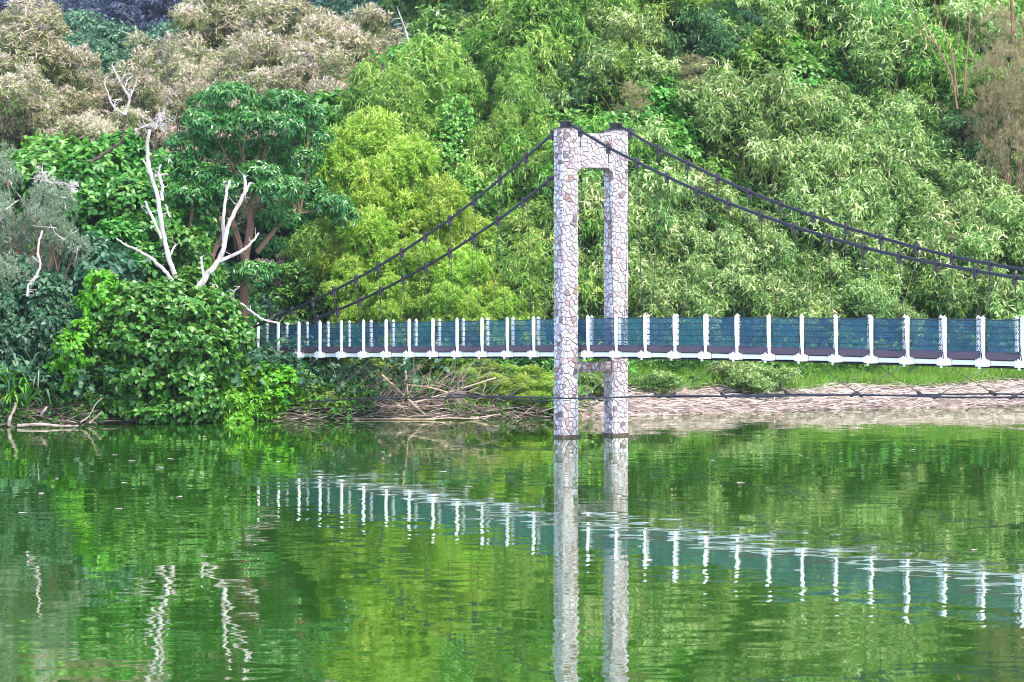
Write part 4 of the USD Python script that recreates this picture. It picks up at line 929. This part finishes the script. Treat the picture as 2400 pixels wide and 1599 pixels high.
POLES = [(878, 862, 985, 961, 3.0), (893, 884, 951, 958, 2.0), (925, 800, 942, 955, 2.6), (1140, 868, 955, 925, 1.8), (930, 884, 1035, 903, 2.2), (770, 950, 890, 870, 2.0), (735, 955, 760, 912, 1.8), (820, 955, 900, 895, 1.6), (1010, 925, 1110, 955, 1.8), (850, 940, 1030, 910, 2.0), (865, 958, 1060, 925, 2.0), (790, 930, 870, 870, 1.8), (900, 870, 850, 940, 1.6), (980, 945, 1100, 890, 1.5)]
for k, (u0, v0, u1, v1, ra) in enumerate(POLES):
    Z0 = 107.2 + (k % 3) * .25; px = 1.02 * Z0 / 7000
    a, b = at(u0, v0, Z0 + .8), at(u1, v1, Z0)
    lab = {0: 'long pale bamboo pole slanting down into the water below the bridge', 1: 'thin pale bamboo pole beside the longest slanting pole', 2: 'upright brown dry bamboo stem among the slanting poles', 3: 'long thin dry stem slanting left below the bridge', 4: 'arching dry reed with a frayed tip under the bridge'}.get(k, 'dry brown bamboo stem in the tangle at the water below the bridge')
    x = thing('dry_pole', lab, 'bamboo pole', a, group='dry stems in the tangle' if k > 4 else None)
    put('stem', tube(curve([a * 0, (b - a) * .5 + [0, 0, .06 * (k % 3)], b - a], 7), np.linspace(ra, ra * .7, 7) * px, 6), 'dry_pole', x)
    if k == 4:
        ac = Acc(); rr = np.random.default_rng(8); n = 60
        leaves(ac, np.tile(b - a, (n, 1)) + rr.normal(0, .05, (n, 3)), np.array([.8, 0, -.35]) + rr.normal(0, .25, (n, 3)), np.tile([0, 0, 1.0], (n, 1)), rr.uniform(.3, .7, n), np.full(n, .02), rr.uniform(.3, 1, n))
        put('plume', ac, 'straw', x, kind='stuff')
rt = np.random.default_rng(77); ta = Acc()
for _ in range(420):
    u, v = rt.uniform(740, 1130), rt.uniform(870, 955)
    Z0 = rt.uniform(107.3, 109); a = at(u, v, Z0); L = rt.uniform(.4, 1.4); an = rt.normal(.5, .6)
    ta.add(*tube(np.array([a, a + [math.cos(an) * L, rt.normal(0, .2), math.sin(an) * L]]), [.012, .006], 3, False), rt.uniform(0, .6))
put('dry_tangle', ta, 'straw', kind='stuff', label='tangle of thin dry reeds and stems at the water under the bridge', category='reeds')
LOGS = [(540, 958, 790, 956, 4.5, 'flat weathered log lying along the water at the left bank under the bridge'), (545, 967, 1000, 959, 3.5, 'long pale log floating at the bank under the left span'), (900, 960, 1100, 955, 3, 'dark thin log at the foot of the dry tangle'), (1085, 962, 1150, 951, 2.5, 'short forked stick poking from the water left of the tower'), (40, 978, 180, 972, 6, 'weathered log lying in the water at the lower left corner'), (20, 978, 36, 925, 7, 'broken reddish stump at the lower left corner'), (185, 970, 235, 915, 3, 'leaning thin stick beside the stump-like root at the left bank'), (205, 972, 235, 945, 4, 'pointed root sticking up at the left bank'), (95, 955, 108, 935, 6, 'greyish stub of wood at the left bank')]
for k, (u0, v0, u1, v1, ra, lab) in enumerate(LOGS):
    Z0 = {4: 101.4, 5: 101.5, 6: 102.6, 7: 102.8, 8: 102.4}.get(k, 106.6); px = 1.02 * Z0 / 7000
    a, b = at(u0, v0, Z0), at(u1, v1, Z0 - .1)
    if k in (0, 1, 2, 4): a[2] = b[2] = .02 + .012 * k
    rr = np.random.default_rng(k); x = thing('driftwood', lab, 'driftwood', a)
    c = curve([a * 0, (b - a) * .35 + rr.normal(0, .03, 3), (b - a) * .7 + rr.normal(0, .03, 3), b - a], 12)
    put('log', tube(c, np.linspace(ra, ra * .6, 12) * .6 * px * (1 + rr.normal(0, .12, 12)), 7), 'driftwood' if k > 3 else 'dry_pole', x, smooth=40)

rl = np.random.default_rng(55); n = 1500
lx = rl.uniform(-21, 2, n); ls = rl.uniform(-.25, 1.0, n); ly = bank_y(lx) + ls; az = rl.normal(0, .5, n) + np.pi * (rl.random(n) > .5)
la = Acc()
leaves(la, np.stack([lx, ly, np.maximum(ground(lx, ly), 0) + rl.uniform(.02, .2, n)], 1), np.stack([np.cos(az), np.sin(az) * .5, rl.normal(0, .3, n)], 1), np.tile([0, -.6, 1.0], (n, 1)), rl.uniform(.2, 1.1, n), rl.uniform(.02, .05, n), np.where(rl.random(n) < .65, rl.uniform(0, .3, n), rl.uniform(.3, .9, n)), droop=0.0)
put('bank_litter', la, 'straw', kind='stuff', label='dark twigs and dead leaves washed up along the left bank', category='litter')

# ------------------------------------------------------------------ right bank: grass, reeds, litter; leaves on the water
r = np.random.default_rng(23)
n = 1700
gx_ = r.uniform(2.5, 26, n); gs = r.uniform(2.6, 7.6, n); gs = np.maximum(gs, 2.6 + 1.3 * (meshkit.noise(np.stack([gx_ * .7, 0 * gx_, 0 * gx_], -1), 31))); gy_ = bank_y(gx_) + gs
ga = Acc()
for sd in range(1):
    m = 90; az = r.uniform(0, 6.28, m); e = np.stack([np.cos(az), np.sin(az), 0 * az], 1)
    b = np.stack([*(r.normal(0, .22, (2, m))), np.full(m, -.05)], 1)
    leaves(ga, b, e * r.uniform(.15, .8, m)[:, None] + [0, 0, 1.0], e, .62 * r.uniform(.4, 1.1, m), np.full(m, .026), r.uniform(0, 1, m), droop=.2)
scatter('bank_grass', [(ga, 'grass')], np.stack([gx_, gy_, ground(gx_, gy_)], 1), r.uniform(0, 6.28, n), r.uniform(.6, 1.5, n), np.zeros(n), 'bright green grass along the top of the right bank', 'grass')
n = 9000
lx = r.uniform(1, 28, n); ls = 4.6 * r.random(n) ** 1.2 - .1; ly = bank_y(lx) + ls; az = r.normal(0, .7, n) + np.pi * (r.random(n) > .5)
la = Acc(); L = r.uniform(.15, .9, n)
bz = ground(lx, ly) + .08 + r.uniform(0, .16, n)
ax = np.stack([np.cos(az), np.sin(az) * .8, r.normal(0, .16, n)], 1)
leaves(la, np.stack([lx, ly, bz], 1), ax, np.tile([0, -.5, 1.0], (n, 1)), L, r.uniform(.02, .055, n), np.where(r.random(n) < .3, r.uniform(0, .2, n), r.uniform(.4, 1, n)), droop=0.0)
put('reed_litter', la, 'straw', kind='stuff', label='pale pinkish dry reeds littering the right bank', category='reeds')
for j, (u, v, Z, sc) in enumerate([(1745, 850, 115.5, 1.0), (1690, 850, 116, .8), (1500, 850, 112.5, .7), (1380, 880, 110.8, .7), (1270, 900, 109.5, .6)]):
    top = at(u, v, Z); g0 = float(ground(top[0], top[1]))
    place('bamboo_pale_' + 'abcd'[j % 4], 'low_bamboo', 'low pale leafy bamboo at the water edge under the bridge, right of the tower', 'bamboo', (top[0], top[1], g0 - .2), j * 90, (sc * .75, sc * .75, sc * .5), 'low bamboo under the bridge')
for j, (u, v, Z) in enumerate([(2180, 862, 116.8), (1530, 885, 113.5)]):
    c = at(u, v, Z); c[2] = float(ground(c[0], c[1])) - .1
    m = trimesh.creation.icosphere(3, 1.0); p = m.vertices * [1.0, .6, .42]; p *= 1 + .5 * (meshkit.fbm(p * 1.6 + j * 7, 4, 4) - .5)[:, None]
    x = thing('earth_heap', ['bare pinkish heap of earth in the grass under the right part of the bridge', 'bare brown heap of earth just right of the tower'][j], 'earth heap', c)
    put('heap', (p, m.faces), 'beach', x, smooth=True)
FL = [(262, 1045), (285, 1110), (95, 1135), (370, 1075), (395, 1055), (130, 1100), (270, 1170), (50, 1180), (640, 1062), (1020, 1085), (1640, 1060), (1840, 1048), (2095, 1035), (1700, 1110), (1490, 1290), (880, 1040), (1080, 1120), (2240, 1265), (410, 1142), (300, 1060)]
lf = Acc(); leaves(lf, np.array([[-.06, 0, .005]]), np.array([[1.0, 0, .02]]), np.array([[0, 0, 1.0]]), np.array([.16]), np.array([.09]), np.array([.9]), 'round', fold=.12, droop=0)
kx = kind_of('floating_leaf'); put('blade', lf, 'straw', kx)
for j, (u, v) in enumerate(FL):
    Z = HC * 7000 / (v * 1.02 - 640); p = at(u, v, Z)
    place('floating_leaf', 'floating_leaf', 'small pale leaf floating on the dark green water', 'leaf', (p[0], p[1], .004), j * 57, 1.3 + .1 * (j % 5), 'leaves on the water')
print('bamboo', count, 'prims', len(list(stage.Traverse())))

# ------------------------------------------------------------------ thin air that pales the far trees
LOOK['haze'] = usdkit.material(stage, '/World/Looks/haze', {'v': ('principled_volume', {'color': (.86, .92, 1.0), 'density': 0.00006, 'anisotropy': 0.2})}, [], volume='v.volume')
hz = trimesh.creation.box((900, 980, 186)); hz.apply_translation((0, 60, 89))
put('haze', (hz.vertices, hz.faces), 'haze', kind='stuff', label='thin pale haze in the air over the lake and slope', category='haze')
